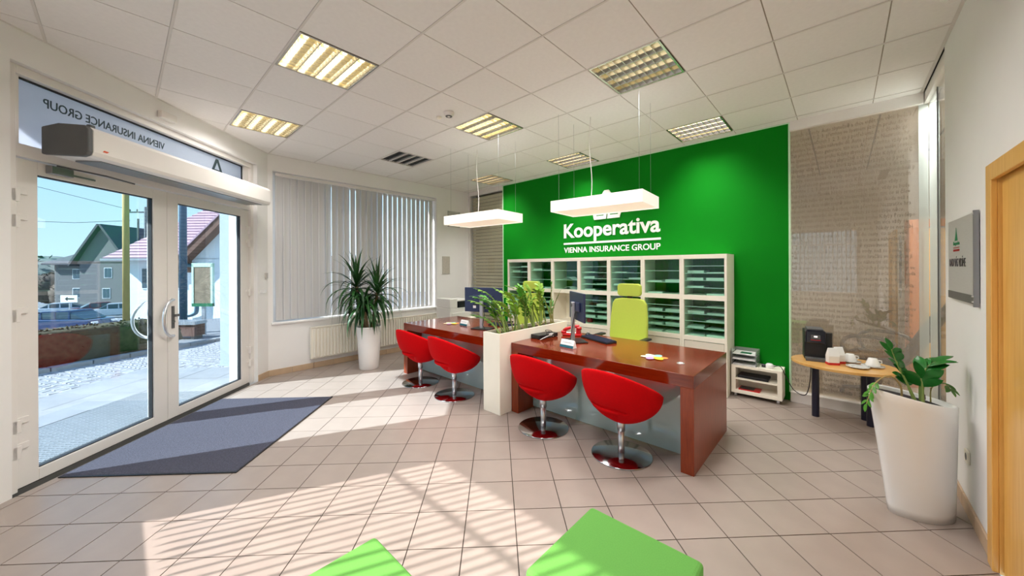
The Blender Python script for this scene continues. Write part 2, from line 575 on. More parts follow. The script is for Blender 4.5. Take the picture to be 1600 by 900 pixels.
# room behind the partition
M_awall = pm('annex_wall', (206, 196, 178), 0.85, var=0.03, scale=2)
b = B()
b.box(-0.75, -0.60, 5.35, 8.75, -0.1, CH + .1)
b.box(-0.75, 3.4, 8.6, 8.75, -0.1, CH + .1)
b.box(3.25, 3.4, 4.05, 8.6, -0.1, CH + .1)
b.box(0.75, 3.4, 4.05, 4.2, -0.1, CH + .1)
struct(b.obj('wall_annex', M_awall), 'beige walls of the meeting room behind the glass', 'wall')
struct(bx('floor_annex', -0.6, 3.25, 5.26, 8.6, -0.2, -0.001, pm('annex_carpet', (150, 136, 116), 0.9, var=0.08, scale=60)), 'brown floor of the meeting room behind the glass', 'floor')
struct(bx('floor_passage', 0.66, 3.25, 4.2, 5.26, -0.2, -0.001, MATS['annex_carpet']), 'brown floor strip behind the frosted glass return', 'floor')
ca = struct(bx('ceiling_annex', -0.6, 3.25, 5.26, 8.6, CH, CH + .05, pm('annex_ceiling', (214, 206, 190), 0.9)), 'beige ceiling of the meeting room behind the glass', 'ceiling')
for k in range(6):
    bx('grid_bar', -0.3 + 0.6 * k, -0.285 + 0.6 * k, 5.27, 8.6, CH - .006, CH, M_dgrey, ca)
struct(bx('ceiling_passage', 0.66, 3.25, 4.2, 5.26, CH, CH + .05, MATS['annex_ceiling']), 'beige ceiling strip behind the frosted glass return', 'ceiling')
M_maple = woodmat('maple_veneer', (222, 164, 78), (236, 184, 100), rough=0.35, axis=2, coat=0.2)
M_orange = woodmat('orange_wood', (176, 96, 30), (206, 122, 44), rough=0.4, axis=2)
d = thing('door_3', 'orange wooden door frame standing open behind the glass', 'door', (0.62, 6.75, 0), math.radians(20), kind='structure')
bx('jamb', 0, 0.14, 0, 0.10, 0, 2.02, M_orange, d, bev=0.004)
bx('jamb', 0.86, 0.96, 0, 0.10, 0, 2.02, M_orange, d, bev=0.004)
bx('lintel', 0, 0.96, 0, 0.10, 2.02, 2.12, M_orange, d, bev=0.004)
bx('leaf', 0.14, 0.86, 0.03, 0.07, 0.01, 2.01, M_maple, d, bev=0.003)
h = thing('pull_handle', 'slim steel pull bar standing on the printed glass partition', 'handle', (0.425, YB + 0.045, 1.22))
B().cyl((0, 0.03, 0), (0, 0.03, 0.62), 0.009).obj('bar', M_steel, h, smooth=False)
B().cyl((0, -0.012, 0.48), (0, 0.03, 0.48), 0.012).obj('mount', M_chrome, h)
B().cyl((0, -0.012, 0.08), (0, 0.03, 0.08), 0.012).obj('mount', M_chrome, h)

# ------------------------------------------------------------------ wooden door on the right
d = thing('door_4', 'honey coloured wooden door with frame in the white wall', 'door', (XR, 0, 0), 0, kind='structure')
bx('casing', -0.022, 0.0, 2.96, 3.045, 0, 2.05, M_maple, d, bev=0.003)
bx('casing', -0.022, 0.0, 1.98, 2.065, 0, 2.05, M_maple, d, bev=0.003)
bx('casing', -0.022, 0.0, 2.065, 2.96, 1.965, 2.05, M_maple, d, bev=0.003)
bx('jamb', 0.0, 0.18, 2.955, 2.98, 0, 2.03, M_maple, d)
bx('jamb', 0.0, 0.18, 2.05, 2.075, 0, 2.03, M_maple, d)
bx('jamb', 0.0, 0.18, 2.075, 2.955, 2.005, 2.03, M_maple, d)
lf = bx('leaf', 0.012, 0.055, 2.08, 2.95, 0.008, 2.0, M_maple, d, bev=0.004)
B().tube([(0.012, 2.18, 1.05), (-0.045, 2.18, 1.05), (-0.05, 2.30, 1.05)], 0.009).obj('handle', M_chrome, lf, smooth=True)

# ------------------------------------------------------------------ entrance: frame, two leaves, transom
d1 = thing('door_1', 'white frame around the glazed entrance doors', 'door frame', DWL, DWR, kind='structure')
bx('jamb', -0.05, 0.018, -0.03, 0.09, 0, 2.965, M_pvc, d1, bev=0.004)
bx('jamb', 2.395, 2.45, -0.03, 0.09, 0, 2.965, M_pvc, d1, bev=0.004)
bx('transom_bar', 0.018, 2.395, -0.02, 0.09, 2.335, 2.425, M_pvc, d1, bev=0.004)
bx('head', 0.018, 2.395, -0.03, 0.09, 2.905, 2.965, M_pvc, d1, bev=0.004)
bx('threshold', 0.0, 2.40, 0.0, 0.30, -0.15, 0.002, pm('threshold_metal', (120, 116, 110), 0.5, metal=0.6), d1)
M_gasket = pm('black_gasket', (30, 32, 36), 0.6)
def leaf(name, label, u0, u1, g0, g1, hinge_side, handle_u):
    d = thing(name, label, 'door', DWL, DWR, kind='structure')
    z0, z1, gz0, gz1 = 0.008, 2.325, 0.093, 2.232
    bx('stile', u0, g0, 0.0, 0.065, z0, z1, M_pvc, d, bev=0.004)
    bx('stile', g1, u1, 0.0, 0.065, z0, z1, M_pvc, d, bev=0.004)
    bx('rail', g0, g1, 0.0, 0.065, z0, gz0, M_pvc, d, bev=0.004)
    bx('rail', g0, g1, 0.0, 0.065, gz1, z1, M_pvc, d, bev=0.004)
    g = B()
    g.box(g0, g0 + .007, .012, .05, gz0, gz1); g.box(g1 - .007, g1, .012, .05, gz0, gz1)
    g.box(g0, g1, .012, .05, gz0, gz0 + .007); g.box(g0, g1, .012, .05, gz1 - .007, gz1)
    g.obj('gasket', M_gasket, d)
    bx('pane', g0 + .001, g1 - .001, 0.025, 0.037, gz0 + .001, gz1 - .001, M_glass, d)
    for hz in (0.27, 0.45, 1.22, 1.88, 2.06):
        hb = B()
        if hinge_side < 0:
            hb.box(u0 - .03, u0 + .02, -.03, -.001, hz - .045, hz + .045)
            hb.box(u0 - .02, u0 + .075, -.012, -.001, hz + .01, hz + .055)
        else:
            hb.box(u1 - .02, u1 + .03, -.03, -.001, hz - .045, hz + .045)
            hb.box(u1 - .06, u1 + .02, -.012, -.001, hz + .01, hz + .055)
        hb.obj('hinge', M_pvc, d, bev=0.003)
    return d
dl = leaf('door_2', 'left glazed entrance door leaf with white frame and bow handle', 0.02, 1.188, 0.158, 1.045, -1, 1.1)
dr = leaf('door_5', 'right glazed entrance door leaf with lock and bow handle', 1.192, 2.393, 1.318, 2.250, 1, 1.24)
def bow(y0, sgn, u, dirn, parent, name):
    pts = []
    for k in range(17):
        t = -PI / 2 + PI * k / 16
        pts.append((u + dirn * 0.17 * math.cos(t) ** 0.9 if abs(math.cos(t)) > 1e-6 else u, y0 + sgn * (0.02 + 0.055 * math.cos(t)), 1.04 + 0.185 * math.sin(t)))
    pts = [(u, y0, pts[0][2])] + pts + [(u, y0, pts[-1][2])]
    return B().tube(pts, 0.014, 10).obj(name, M_chrome, parent, smooth=True)
bow(0.0, -1, 1.235, -1, dr, 'bow_handle')
bow(0.065, 1, 1.150, -1, dl, 'bow_handle')
pl = bx('lock_plate', 1.232, 1.262, -0.010, 0.0, 0.93, 1.16, M_dgrey, dr, bev=0.003)
B().cyl((1.247, -0.02, 1.0), (1.247, -0.008, 1.0), 0.011).obj('lock_cylinder', M_steel, pl)
bx('lock_lever', 1.242, 1.29, -0.035, -0.02, 1.05, 1.075, M_dgrey, pl)
cl = B()
cl.box(0.20, 0.34, -0.05, -0.005, 2.255, 2.315)
cl.box(0.34, 0.52, -0.022, -0.010, 2.27, 2.285)
cl.obj('door_closer', M_steel, dl, bev=0.003)
B().tube([(0.25, -0.03, 2.322), (0.55, -0.075, 2.322), (0.83, -0.03, 2.322)], 0.007).obj('closer_arm', M_dgrey, dl)

M_tfilm = pm('translucent_sign_film', (204, 210, 220), 0.4, var=0.02, trans=0.55)
M_ink = pm('dark_teal_lettering', (44, 62, 66), 0.6)
w4 = thing('window_4', 'milky fanlight over the entrance with mirrored dark lettering', 'window', DWL, DWR, kind='structure')
bx('pane', 0.055, 2.310, 0.035, 0.047, 2.425, 2.905, M_tfilm, w4)
g = B()
g.box(0.018, 0.055, 0.0, 0.06, 2.425, 2.905); g.box(2.310, 2.395, 0.0, 0.06, 2.425, 2.905)
g.obj('bead', M_pvc, w4)
g = B()
g.box(0.055, 2.31, 0.02, 0.034, 2.893, 2.905); g.box(2.300, 2.31, 0.02, 0.034, 2.425, 2.905)
g.obj('gasket', M_gasket, w4)
# the lettering is read from the street, so from inside it appears mirrored
tm = text_mesh('VIENNA INSURANCE GROUP', width=0.985, height=0.068, extrude=0.001, bold=0.01)
for v in tm.vertices:
    v.co.x = 1.205 - v.co.x
o = mobj('lettering', tm, M_ink, w4); o.location = (0, 0.0335, 2.755); o.rotation_euler = (PI / 2, 0, 0)
tm = text_mesh('Kooperativa', width=1.25, height=0.24, extrude=0.001, bold=0.02)
for v in tm.vertices:
    v.co.x = 1.98 - v.co.x
o = mobj('lettering', tm, M_ink, w4); o.location = (0, 0.0335, 2.43); o.rotation_euler = (PI / 2, 0, 0)
lg = B()
lg.prism([(0, 0), (.035, 0), (.085, .11), (.135, 0), (.17, 0), (.105, .15), (.065, .15)], 0, .001)
lg.box(.03, .13, .0, .022, 0, .001)
o = lg.obj('emblem', M_ink, w4); o.location = (1.81, 0.0335, 2.72); o.rotation_euler = (PI / 2, 0, 0)

# ------------------------------------------------------------------ left window with frame, sill
w5 = thing('window_5', 'large white framed window behind the vertical blinds', 'window', (XW, 0, 0), 0, kind='structure')
for (y0, y1, z0, z1) in ((1.49, 1.55, .735, 2.955), (4.28, 4.34, .735, 2.955), (2.88, 2.95, .80, 2.89), (1.55, 4.28, .735, .80), (1.55, 4.28, 2.89, 2.955)):
    bx('frame_bar', -0.22, -0.15, y0, y1, z0, z1, M_pvc, w5, bev=0.004)
bx('pane', -0.19, -0.18, 1.55, 2.88, 0.80, 2.89, M_cglass, w5)
bx('pane', -0.19, -0.18, 2.95, 4.28, 0.80, 2.89, M_cglass, w5)
bx('sill', -0.15, 0.035, 1.47, 4.36, 0.735, 0.765, M_white, w5, bev=0.006)

# window behind the viewer
w6 = thing('window_6', 'wide white window behind the viewer', 'window', (0, YF, 0), 0, kind='structure')
for (x0, x1, z0, z1) in ((-3.80, -3.77, .86, 2.43), (.24, .30, .86, 2.43), (-3.77, .24, .86, .92), (-3.77, .24, 2.37, 2.43), (-3.77, .24, 2.045, 2.07)):
    bx('frame_bar', x0, x1, -0.2 if z0 != 2.045 else -.185, -0.14 if z0 != 2.045 else -.16, z0, z1, M_pvc, w6)
M_wg = glassmat('street_window_glass', (0.70, 0.69, 0.69), f0=0.06)
bx('pane', -3.77, 0.24, -0.175, -0.168, 0.92, 2.045, M_wg, w6)
bx('pane', -3.77, 0.24, -0.175, -0.168, 2.07, 2.37, M_wg, w6)
bx('sill', -3.80, .30, -0.14, -0.001, 0.86, 0.871, M_white, w6)

# ------------------------------------------------------------------ vertical blinds
M_blind = pm('grey_fabric_slat', (206, 204, 203), 0.85, var=0.03, scale=3, stretch=(40, 40, 1), rnd=0.05)
def slat_mesh(w, h, bow=0.006):
    b = B(); n = 4
    vs = []
    for side in (0, 1):
        for k in range(n + 1):
            x = -w / 2 + w * k / n
            y = bow * math.cos(PI * (k / n - .5)) + side * 0.0012
            vs += [(x, y, 0), (x, y, -h)]
    fs = []
    for k in range(n):
        a = 2 * k; c = 2 * (n + 1) + 2 * k
        fs += [(a, a + 1, a + 3, a + 2), (c + 2, c + 3, c + 1, c)]
    m = 2 * (n + 1)
    fs += [(0, m, m + 1, 1), (2 * n, 2 * n + 1, m + 2 * n + 1, m + 2 * n)]
    return b.add(vs, fs).mesh('blind_slat')
vb = thing('vertical_blind', 'closed grey vertical blind hanging over the left window', 'blind', (XW - 0.07, 0, 0))
bx('head_rail', -0.02, 0.02, 1.54, 4.335, 2.905, 2.945, M_pvc, vb, bev=0.004)
sm = slat_mesh(0.127, 2.12)
y = 1.60
k = 0
offs = random.Random(11)
while y < 4.29:
    frac = (y - 1.6) / 2.7
    ang = math.radians(90 + 9 + 14 * min(1, frac * 1.5) + offs.uniform(-6, 6) * (1.3 - frac) + (20 * (1 - frac) if offs.random() < .3 else 0))
    s_ = mobj('blind_slat', sm, M_blind, vb, smooth=True)
    s_.location = (0.0, y, 2.90)
    s_.rotation_euler = (0, 0, ang)
    y += 0.098
    k += 1
ch = B()
yy = 1.57
pts = []
while yy < 4.3:
    pts += [(0.03, yy, 2.902), (0.03, yy + .049, 2.892)]
    yy += 0.098
ch.tube(pts, 0.003, 5).obj('bead_chain', M_pvc, vb)

vb2 = thing('vertical_blind', 'open vertical blind on the window behind the viewer', 'blind', (0, YF - 0.02, 0))
bx('head_rail', -3.78, 0.28, -0.02, 0.02, 2.385, 2.42, M_pvc, vb2)
sm2 = slat_mesh(0.089, 1.44, 0.004)
k = 0
x = -3.74
while x < 0.26:
    s_ = mobj('blind_slat', sm2, M_blind, vb2, smooth=True)
    s_.location = (x, 0, 2.385)
    s_.rotation_euler = (0, 0, math.radians(65 + 13 + offs.uniform(-4, 4)))
    x += 0.076

# ------------------------------------------------------------------ radiator
M_rad = pm('radiator_white', (240, 234, 220), 0.35, var=0.01)
rd = thing('radiator', 'ribbed white panel radiator below the blinded window', 'radiator', (XW + 0.03, 1.97, 0))
bx('back_panel', 0, 0.02, 0, 2.30, 0.16, 0.64, M_rad, rd, bev=0.004)
rb = B()
rib = [(0, 0), (0.022, 0.003), (0.028, 0.008), (0.028, 0.024), (0.022, 0.029), (0, 0.032)]
for k in range(46):
    b2 = B().prism([(0.055 + p[0], p[1]) for p in rib], 0.185, 0.615)
    b2.obj('rib', M_rad, rd, loc=(0, 0.025 + k * 0.049, 0))
bx('front_panel', 0.045, 0.056, 0, 2.30, 0.16, 0.64, M_rad, rd, bev=0.003)
bx('top_grille', 0.0, 0.07, 0, 2.30, 0.632, 0.644, M_rad, rd, bev=0.002)
bx('end_cap', 0.0, 0.062, -0.004, 0.004, 0.16, 0.64, M_rad, rd)
B().cyl((0.03, 2.33, 0.58), (0.03, 2.40, 0.58), 0.022).obj('valve', M_dgrey, rd, smooth=False)
B().tube([(0.03, 2.36, 0.58), (0.03, 2.36, 0.10), (-0.026, 2.36, 0.10)], 0.008).obj('pipe', M_rad, rd, smooth=True)
B().cyl((0.03, 2.305, 0.58), (0.03, 2.34, 0.58), 0.010).obj('valve_stub', M_steel, rd)

# ------------------------------------------------------------------ recessed ceiling lamps
M_refl = pm('lamp_reflector', (226, 214, 176), 0.25, metal=0.7, var=0.04)
M_louv = pm('lamp_louver', (206, 203, 196), 0.22, metal=0.85, var=0.03)
M_tubeA = emat('lamp_tube_bright', (255, 243, 210), 5.0)
M_tubeB = emat('lamp_tube_soft', (255, 236, 205), 3.2)
M_tubeC = emat('lamp_tube_dim', (250, 244, 235), 0.8)
def lamp(a, b, label, tube, watts=LAMP_W, spread=156):
    x0, y0 = LX - LC * (b + 1), LY + LC * a
    L = thing('ceiling_lamp', label, 'ceiling lamp', (x0 + .3, y0 + .3, CH), group='square louvred ceiling lamps')
    f = B()
    f.box(-.291, .291, -.291, -.276, -.003, .02); f.box(-.291, .291, .276, .291, -.003, .02)
    f.box(-.291, -.276, -.276, .276, -.003, .02); f.box(.276, .291, -.276, .276, -.003, .02)
    f.obj('frame', M_louv, L)
    h = B()
    h.box(-.28, .28, -.28, .28, .075, .082)
    h.box(-.284, -.28, -.284, .284, .0, .08); h.box(.28, .284, -.284, .284, .0, .08)
    h.box(-.28, .28, -.284, -.28, .0, .08); h.box(-.28, .28, .28, .284, .0, .08)
    h.obj('reflector', M_refl, L)
    for k in range(4):
        yy = -.21 + .14 * k
        B().cyl((-.27, yy, .055), (.27, yy, .055), .013, n=10).obj('tube', tube, L, smooth=True)
    vb_ = [(-.0035, 0.002), (.0035, 0.002), (.014, .034), (-.014, .034)]
    for k in range(5):
        yy = -.276 + .138 * k
        p = B().prism(vb_, -.276, .276, Matrix(((0, 0, 1, 0), (1, 0, 0, yy), (0, 1, 0, 0), (0, 0, 0, 1))))
        p.obj('louver_blade', M_louv, L)
    for k in range(8):
        xx = -.276 + .552 * (k + 1) / 9
        for q in range(4):
            yy = -.276 + .138 * q
            p = B().box(xx - .0025, xx + .0025, yy + .012, yy + .126, .002, .03)
            p.obj('cross_blade', M_louv, L)
    li = bpy.data.lights.new('lamp_light', 'AREA')
    li.shape = 'SQUARE'; li.size = 0.53; li.energy = watts; li.spread = math.radians(spread)
    li.color = (1.0, 0.985, 0.97)
    lo = bpy.data.objects.new('lamp_light', li)
    COL.objects.link(lo); lo.parent = L; lo.location = (0, 0, -0.006)
    return L
lamp(0, 0, 'large lit ceiling lamp with four glowing yellow troughs, nearest the entrance', M_tubeA)
lamp(0, 3, 'lit yellow ceiling lamp above the entrance fanlight beside the left window', M_tubeA, 13)
lamp(3, 0, 'lit ceiling lamp next to the smoke detector in the middle', M_tubeA)
lamp(3, -3, 'unlit looking silver grid ceiling lamp, largest on the right', M_tubeC)
lamp(6, -3, 'silver grid ceiling lamp touching the top of the green wall', M_tubeB, 10, 105)
lamp(6, 0, 'warm ceiling lamp above the right pendant lamp near green wall', M_tubeB, 10, 105)
lamp(6, 3, 'small far ceiling lamp above the left pendant lamp', M_tubeB, 10, 105)
lamp(0, -3, 'ceiling lamp above the viewer outside the picture', M_tubeB, 24)
lamp(6.9, -6.8, 'ceiling lamp of the meeting room seen through the glass', M_tubeB, 62)

# air vent in the ceiling
v = thing('ceiling_vent', 'dark grey slotted air vent set in the white ceiling', 'vent', (LX - LC * 3.5, LY + LC * 3.5, CH))
bx('backing', -.285, .285, -.285, .285, .03, .04, pm('vent_void', (74, 74, 74), 0.8), v)
f = B()
f.box(-.291, .291, -.291, -.27, -.003, .02); f.box(-.291, .291, .27, .291, -.003, .02)
f.box(-.291, -.27, -.27, .27, -.003, .02); f.box(.27, .291, -.27, .27, -.003, .02)
f.obj('frame', M_tbar, v)
for k in range(3):
    yy = -.135 + .135 * k
    bx('divider', -.27, .27, yy - .011, yy + .011, -.004, .02, M_tbar, v)
M_vs = pm('vent_slat', (128, 130, 130), 0.5, metal=0.3)
for k in range(16):
    yy = -.262 + .035 * k
    B().add([(-.27, yy, .004), (.27, yy, .004), (.27, yy + .022, .022), (-.27, yy + .022, .022), (-.27, yy + .003, .003), (.27, yy + .003, .003), (.27, yy + .025, .021), (-.27, yy + .025, .021)],
            [(0, 1, 2, 3), (7, 6, 5, 4), (0, 4, 5, 1), (3, 2, 6, 7)]).obj('slat', M_vs, v)

# smoke detector, small sensor
s_ = thing('smoke_detector', 'round white smoke detector on the ceiling', 'smoke detector', (-3.07, 2.365, CH))
B().lathe([(0.055, 0), (0.055, -.012), (0.048, -.03), (0.03, -.045), (0.0, -.047)], 24).obj('housing', M_pvc, s_, smooth=True)
B().lathe([(0.034, -.036), (0.036, -.042), (0.033, -.046)], 20).obj('grille_ring', M_dgrey, s_)
s_ = thing('ceiling_sensor', 'small round cream sensor beside the smoke detector', 'sensor', (-3.24, 2.363, CH))
B().lathe([(0.03, 0), (0.03, -.008), (0.022, -.02), (0, -.024)], 20).obj('housing', M_cream, s_, smooth=True)

# ------------------------------------------------------------------ pendant lamps over the desks
M_pend = emat('pendant_glow', (255, 250, 240), 0.42)
M_pendb = emat('pendant_diffuser', (255, 226, 200), 0.42)
def pendant(x, y, rz, label):
    P = thing('pendant_lamp', label, 'pendant lamp', (x, y, 2.13), rz, group='slab pendant lamps over the desks')
    w, d_, h_ = .485, .25, .115
    f = B()
    f.box(-w, w, -d_, -d_ + .006, 0, h_); f.box(-w, w, d_ - .006, d_, 0, h_)
    f.box(-w, -w + .006, -d_ + .006, d_ - .006, 0, h_); f.box(w - .006, w, -d_ + .006, d_ - .006, 0, h_)
    f.obj('shade', M_pend, P)
    bx('top_plate', -w + .006, w - .006, -d_ + .006, d_ - .006, h_ - .012, h_ - .004, M_white, P)
    bx('diffuser', -w + .006, w - .006, -d_ + .006, d_ - .006, 0.008, 0.014, M_pendb, P)
    for sx in (-.43, .43):
        for sy in (-.17, .17):
            B().cyl((sx, sy, h_ - .005), (sx, sy, CH - 2.13 - .005), .0011, n=5).obj('suspension_wire', M_steel, P)
    pts = []
    for k in range(13):
        t = k / 12
        pts.append((-.20 + .012 * math.sin(t * 7), .12 + .01 * math.sin(t * 5), h_ - .004 + (CH - 2.13 - h_) * t))
    B().tube(pts, .004, 6).obj('power_cable', M_pvc, P, smooth=True)
    li = bpy.data.lights.new('pendant_light', 'AREA')
    li.shape = 'RECTANGLE'; li.size = .9; li.size_y = .44; li.energy = 6; li.color = (1, .96, .90)
    li.spread = math.radians(100)
    lo = bpy.data.objects.new('pendant_light', li); COL.objects.link(lo); lo.parent = P; lo.location = (0, 0, 0.004)
    return P
pendant(-1.83, 3.40, math.radians(4.5), 'white glowing slab pendant lamp in front of the wall logo')
pendant(-3.555, 3.29, math.radians(4.5), 'white glowing slab pendant lamp over the far left desk')

# ------------------------------------------------------------------ lettering on the green wall
M_letter = pm('white_letter', (250, 250, 246), 0.4, var=0.005)
sg = thing('wall_logo', 'raised white company lettering and emblem on the green wall', 'sign', (-3.545, YB - 0.002, 1.78))
def put(me, name, x, z, parent, mat=M_letter, y=0):
    o = mobj(name, me, mat, parent)
    o.location = (x, y, z); o.rotation_euler = (PI / 2, 0, 0)
    return o
put(text_mesh('Kooperativa', width=1.64, height=0.315, extrude=0.004, bold=0.022, res=5), 'lettering', 0, 0.185, sg, y=-.005)
put(text_mesh('VIENNA INSURANCE GROUP', width=1.64, height=0.092, extrude=0.003, bold=0.012, res=4), 'lettering', 0, 0.008, sg, y=-.004)
bx('underline', 0, 1.645, -.016, 0, 0.148, 0.178, M_letter, sg)
def pz(poly, name, x, z):
    o = B().prism(poly, 0, .016).obj(name, M_letter, sg)
    o.location = (x, 0, z); o.rotation_euler = (PI / 2, 0, 0)
ex, ez = 0.56, 0.525     # emblem: stacked pieces forming a tapering fir shape
pz([(.03, 0), (.235, 0), (.255, .10), (.235, .12), (0, .12)], 'emblem_piece', ex, ez)
pz([(.26, 0), (.465, 0), (.50, .12), (.30, .12), (.275, .10)], 'emblem_piece', ex, ez)
pz([(.07, .15), (.43, .15), (.40, .26), (.10, .26)], 'emblem_piece', ex, ez)
pz([(.13, .29), (.37, .29), (.345, .37), (.155, .37)], 'emblem_piece', ex, ez)
pz([(.165, .385), (.335, .385), (.300, .435), (.285, .45), (.215, .45), (.200, .435)], 'emblem_piece', ex, ez)
pz2 = B().box(.07, .20, -.0175, -.0165, .055, .068).box(.31, .44, -.0175, -.0165, .055, .068)
pz2.obj('emblem_slot', M_green, sg, loc=(ex, 0, ez))

# ------------------------------------------------------------------ air curtain above the doors
ac = thing('air_curtain', 'long white air curtain unit with dark grey end above the doors', 'air curtain', DWL, DWR)
prof = [(-.41, 2.40), (-.40, 2.372), (-.365, 2.360), (-.085, 2.375), (-.085, 2.565), (-.20, 2.592), (-.385, 2.580), (-.41, 2.555)]
MYZ = Matrix(((0, 0, 1, 0), (1, 0, 0, 0), (0, 1, 0, 0), (0, 0, 0, 1)))
B().prism(prof, 0.140, 2.20, MYZ).obj('body', M_pvc, ac, bev=0.004)
B().prism([(y * 1.0, z + (0.004 if z > 2.5 else -.004)) for y, z in prof], 0.105, 0.140, MYZ).obj('end_cap', M_dgrey, ac, bev=0.01, seg=3)
bx('outlet_grille', 0.25, 2.12, -.35, -.16, 2.354, 2.366, M_steel, ac)
mk = B().prism([(0, 0), (.03, .0), (.045, .012), (.01, .014)], 0, .001)
o = mk.obj('badge', pm('orange_badge', (214, 84, 40), 0.5), ac); o.location = (0.20, -.4105, 2.415); o.rotation_euler = (PI / 2, 0, 0)
bx('knob', 0.165, 0.205, -.36, -.325, 2.578, 2.612, M_dgrey, ac, bev=0.01)
s_ = tag(bx('door_sensor', 1.0, 1.17, -.125, -.079, 3.01, 3.08, M_pvc, None, bev=0.006, loc=DWL, rz=DWR), 'small white box sensor above the entrance fanlight', 'sensor')
sw = thing('switch_row', 'row of small white wall switches right of the entrance', 'switch', (-4.215, -0.515, 0), DWR)
for k in range(5):
    bx('switch', 2.485 + .032 * k, 2.508 + .032 * k, -.086, -.079, 1.20, 1.25, M_white, sw, bev=0.002)
tag(bx('entry_intercom', 2.60, 2.645, -.10, -.079, 1.40, 1.48, pm('beige_plastic', (190, 184, 176), 0.5), None, bev=0.004, loc=DWL, rz=DWR), 'small grey entry intercom between door and window', 'intercom')
tag(bx('thermostat_plate', -6.05, -6.035, 4.47, 4.66, 1.42, 1.78, pm('plate_grey', (188, 180, 168), 0.5, var=0.08, scale=30), None, bev=0.004), 'grey rectangular wall plate above the printer', 'wall plate')
fr = thing('acrylic_frame', 'clear acrylic wall frame behind the left pendant lamp', 'frame', (XW + .003, 4.62, 2.40))
bx('sheet', 0.0, 0.006, 0, 0.32, 0, 0.33, glassmat('acrylic', (.93, .93, .92), f0=.05, film=.12), fr)
for yy in (.02, .30):
    for zz in (.02, .31):
        B().cyl((0, yy, zz), (.012, yy, zz), .009, n=10).obj('standoff', M_steel, fr)
bx('edge', 0.0, 0.008, -.004, 0.0, 0, 0.33, M_dgrey, fr)
# air conditioner high on the right
acu = thing('air_conditioner', 'white wall air conditioner cut by the upper right picture edge', 'air conditioner', (0.569, 2.1, 2.93))
B().prism([(0, .0), (0, .24), (-.10, .24), (-.17, .20), (-.18, .03), (-.16, 0)], 0, .9, Matrix(((1, 0, 0, 0), (0, 0, 1, 0), (0, 1, 0, 0), (0, 0, 0, 1)))).obj('body', M_pvc, acu, bev=0.012, seg=3)
bx('air_slot', -.155, -.06, .06, .84, -.004, .004, M_black, acu)

# plaque and socket on the right wall
sp = thing('wall_plaque', 'brushed acrylic plaque with small emblem and dark wording on right wall', 'sign', (XR - 0.001, 0, 0))
M_plq = pm('plaque_silver', (196, 194, 190), 0.35, metal=0.25, var=0.05, scale=12, stretch=(1, 1, 30))
bx('board', -.018, -.006, 3.28, 3.965, 1.315, 1.84, M_plq, sp, bev=0.002)
bx('lower_band', -.0195, -.0182, 3.28, 3.965, 1.315, 1.365, pm('plaque_dark', (96, 98, 98), 0.35, metal=0.5, var=0.08), sp)
bx('side_rail', -.024, -.003, 3.268, 3.28, 1.30, 1.85, M_steel, sp)
for zz in (1.33, 1.36, 1.83):
    B().cyl((-.024, 3.274, zz), (-.03, 3.274, zz), .006, n=8).obj('screw', M_chrome, sp)
def plq(me, name, y, z, mat):
    o = mobj(name, me, mat, sp)
    o.location = (-.0190, y, z); o.rotation_euler = (PI / 2, 0, -PI / 2)
M_ink2 = pm('plaque_ink', (70, 62, 64), 0.6)
M_ink3 = pm('plaque_green_ink', (30, 130, 80), 0.6)
M_ink4 = pm('plaque_red_ink', (170, 50, 40), 0.6)
plq(text_mesh('RADI VÁS VIDÍME', width=.44, height=.068, extrude=.0008, bold=0.0), 'lettering', 3.915, 1.53, M_ink2)
plq(B().prism([(0, 0), (.075, 0), (.045, .06), (.0375, .085), (.03, .06)], 0, .001).mesh('emblem'), 'emblem', 3.755, 1.70, M_ink3)
plq(text_mesh('Kooperativa', width=.17, height=.03, extrude=.0008, bold=0.02), 'lettering', 3.80, 1.665, M_ink3)
plq(B().box(0, .17, 0, .005, 0, .001).mesh('line'), 'line', 3.80, 1.652, M_ink4)
plq(text_mesh('VIENNA INSURANCE GROUP', width=.17, height=.014, extrude=.0008), 'lettering', 3.80, 1.63, M_ink4)
so = thing('wall_socket', 'cream wall socket low behind the tall white planter', 'socket', (XR - .001, 3.54, 0.355))
bx('plate', -.012, 0, -.04, .04, -.04, .04, M_cream, so, bev=0.004)
B().cyl((-.0125, 0, 0), (-.0118, 0, 0), .022, n=16).obj('recess', M_dgrey, so)

# ------------------------------------------------------------------ door mat
M_mat = pm('blue_grey_mat_pile', (72, 72, 86), 0.95, var=0.28, scale=90, bump=0.6, bscale=200)
mt = thing('door_mat', 'dark blue grey doormat lying inside the entrance', 'mat', (-4.505, 1.705, 0.0), math.radians(-45))
# local x runs towards the viewer along the long right edge, y towards the doors
B().prism([(0, 0), (0, -1.265), (1.58, -1.265), (1.58, 0)], 0.0005, 0.009).obj('pile', M_mat, mt)
bx('border', -.012, 1.592, 0.0, 0.012, 0.0005, 0.008, M_black, mt)
bx('border', 1.58, 1.592, -1.265, 0.0, 0.0005, 0.008, M_black, mt)

# ------------------------------------------------------------------ light green stools in front
M_lime = pm('lime_felt', (104, 166, 78), 0.9, var=0.05, scale=200, bump=0.1, bscale=500, spec=.2)
def stool(x, y, label):
    P = thing('cube_stool', label, 'stool', (x, y, 0), 0, group='lime green cube stools')
    bx('seat_cushion', -.24, .24, -.24, .24, .30, .43, M_lime, P, bev=0.018, seg=3)
    bx('base', -.235, .235, -.235, .235, .03, .30, M_lime, P, bev=0.012, seg=2)
    for sx in (-.2, .2):
        for sy in (-.2, .2):
            B().cyl((sx, sy, 0), (sx, sy, .032), .018, n=10).obj('foot', M_black, P)
stool(-.625, 1.24, 'larger lime green cube stool at the bottom centre of the picture')
stool(-1.195, .475, 'lime green cube stool mostly cut by the bottom picture edge, left one')

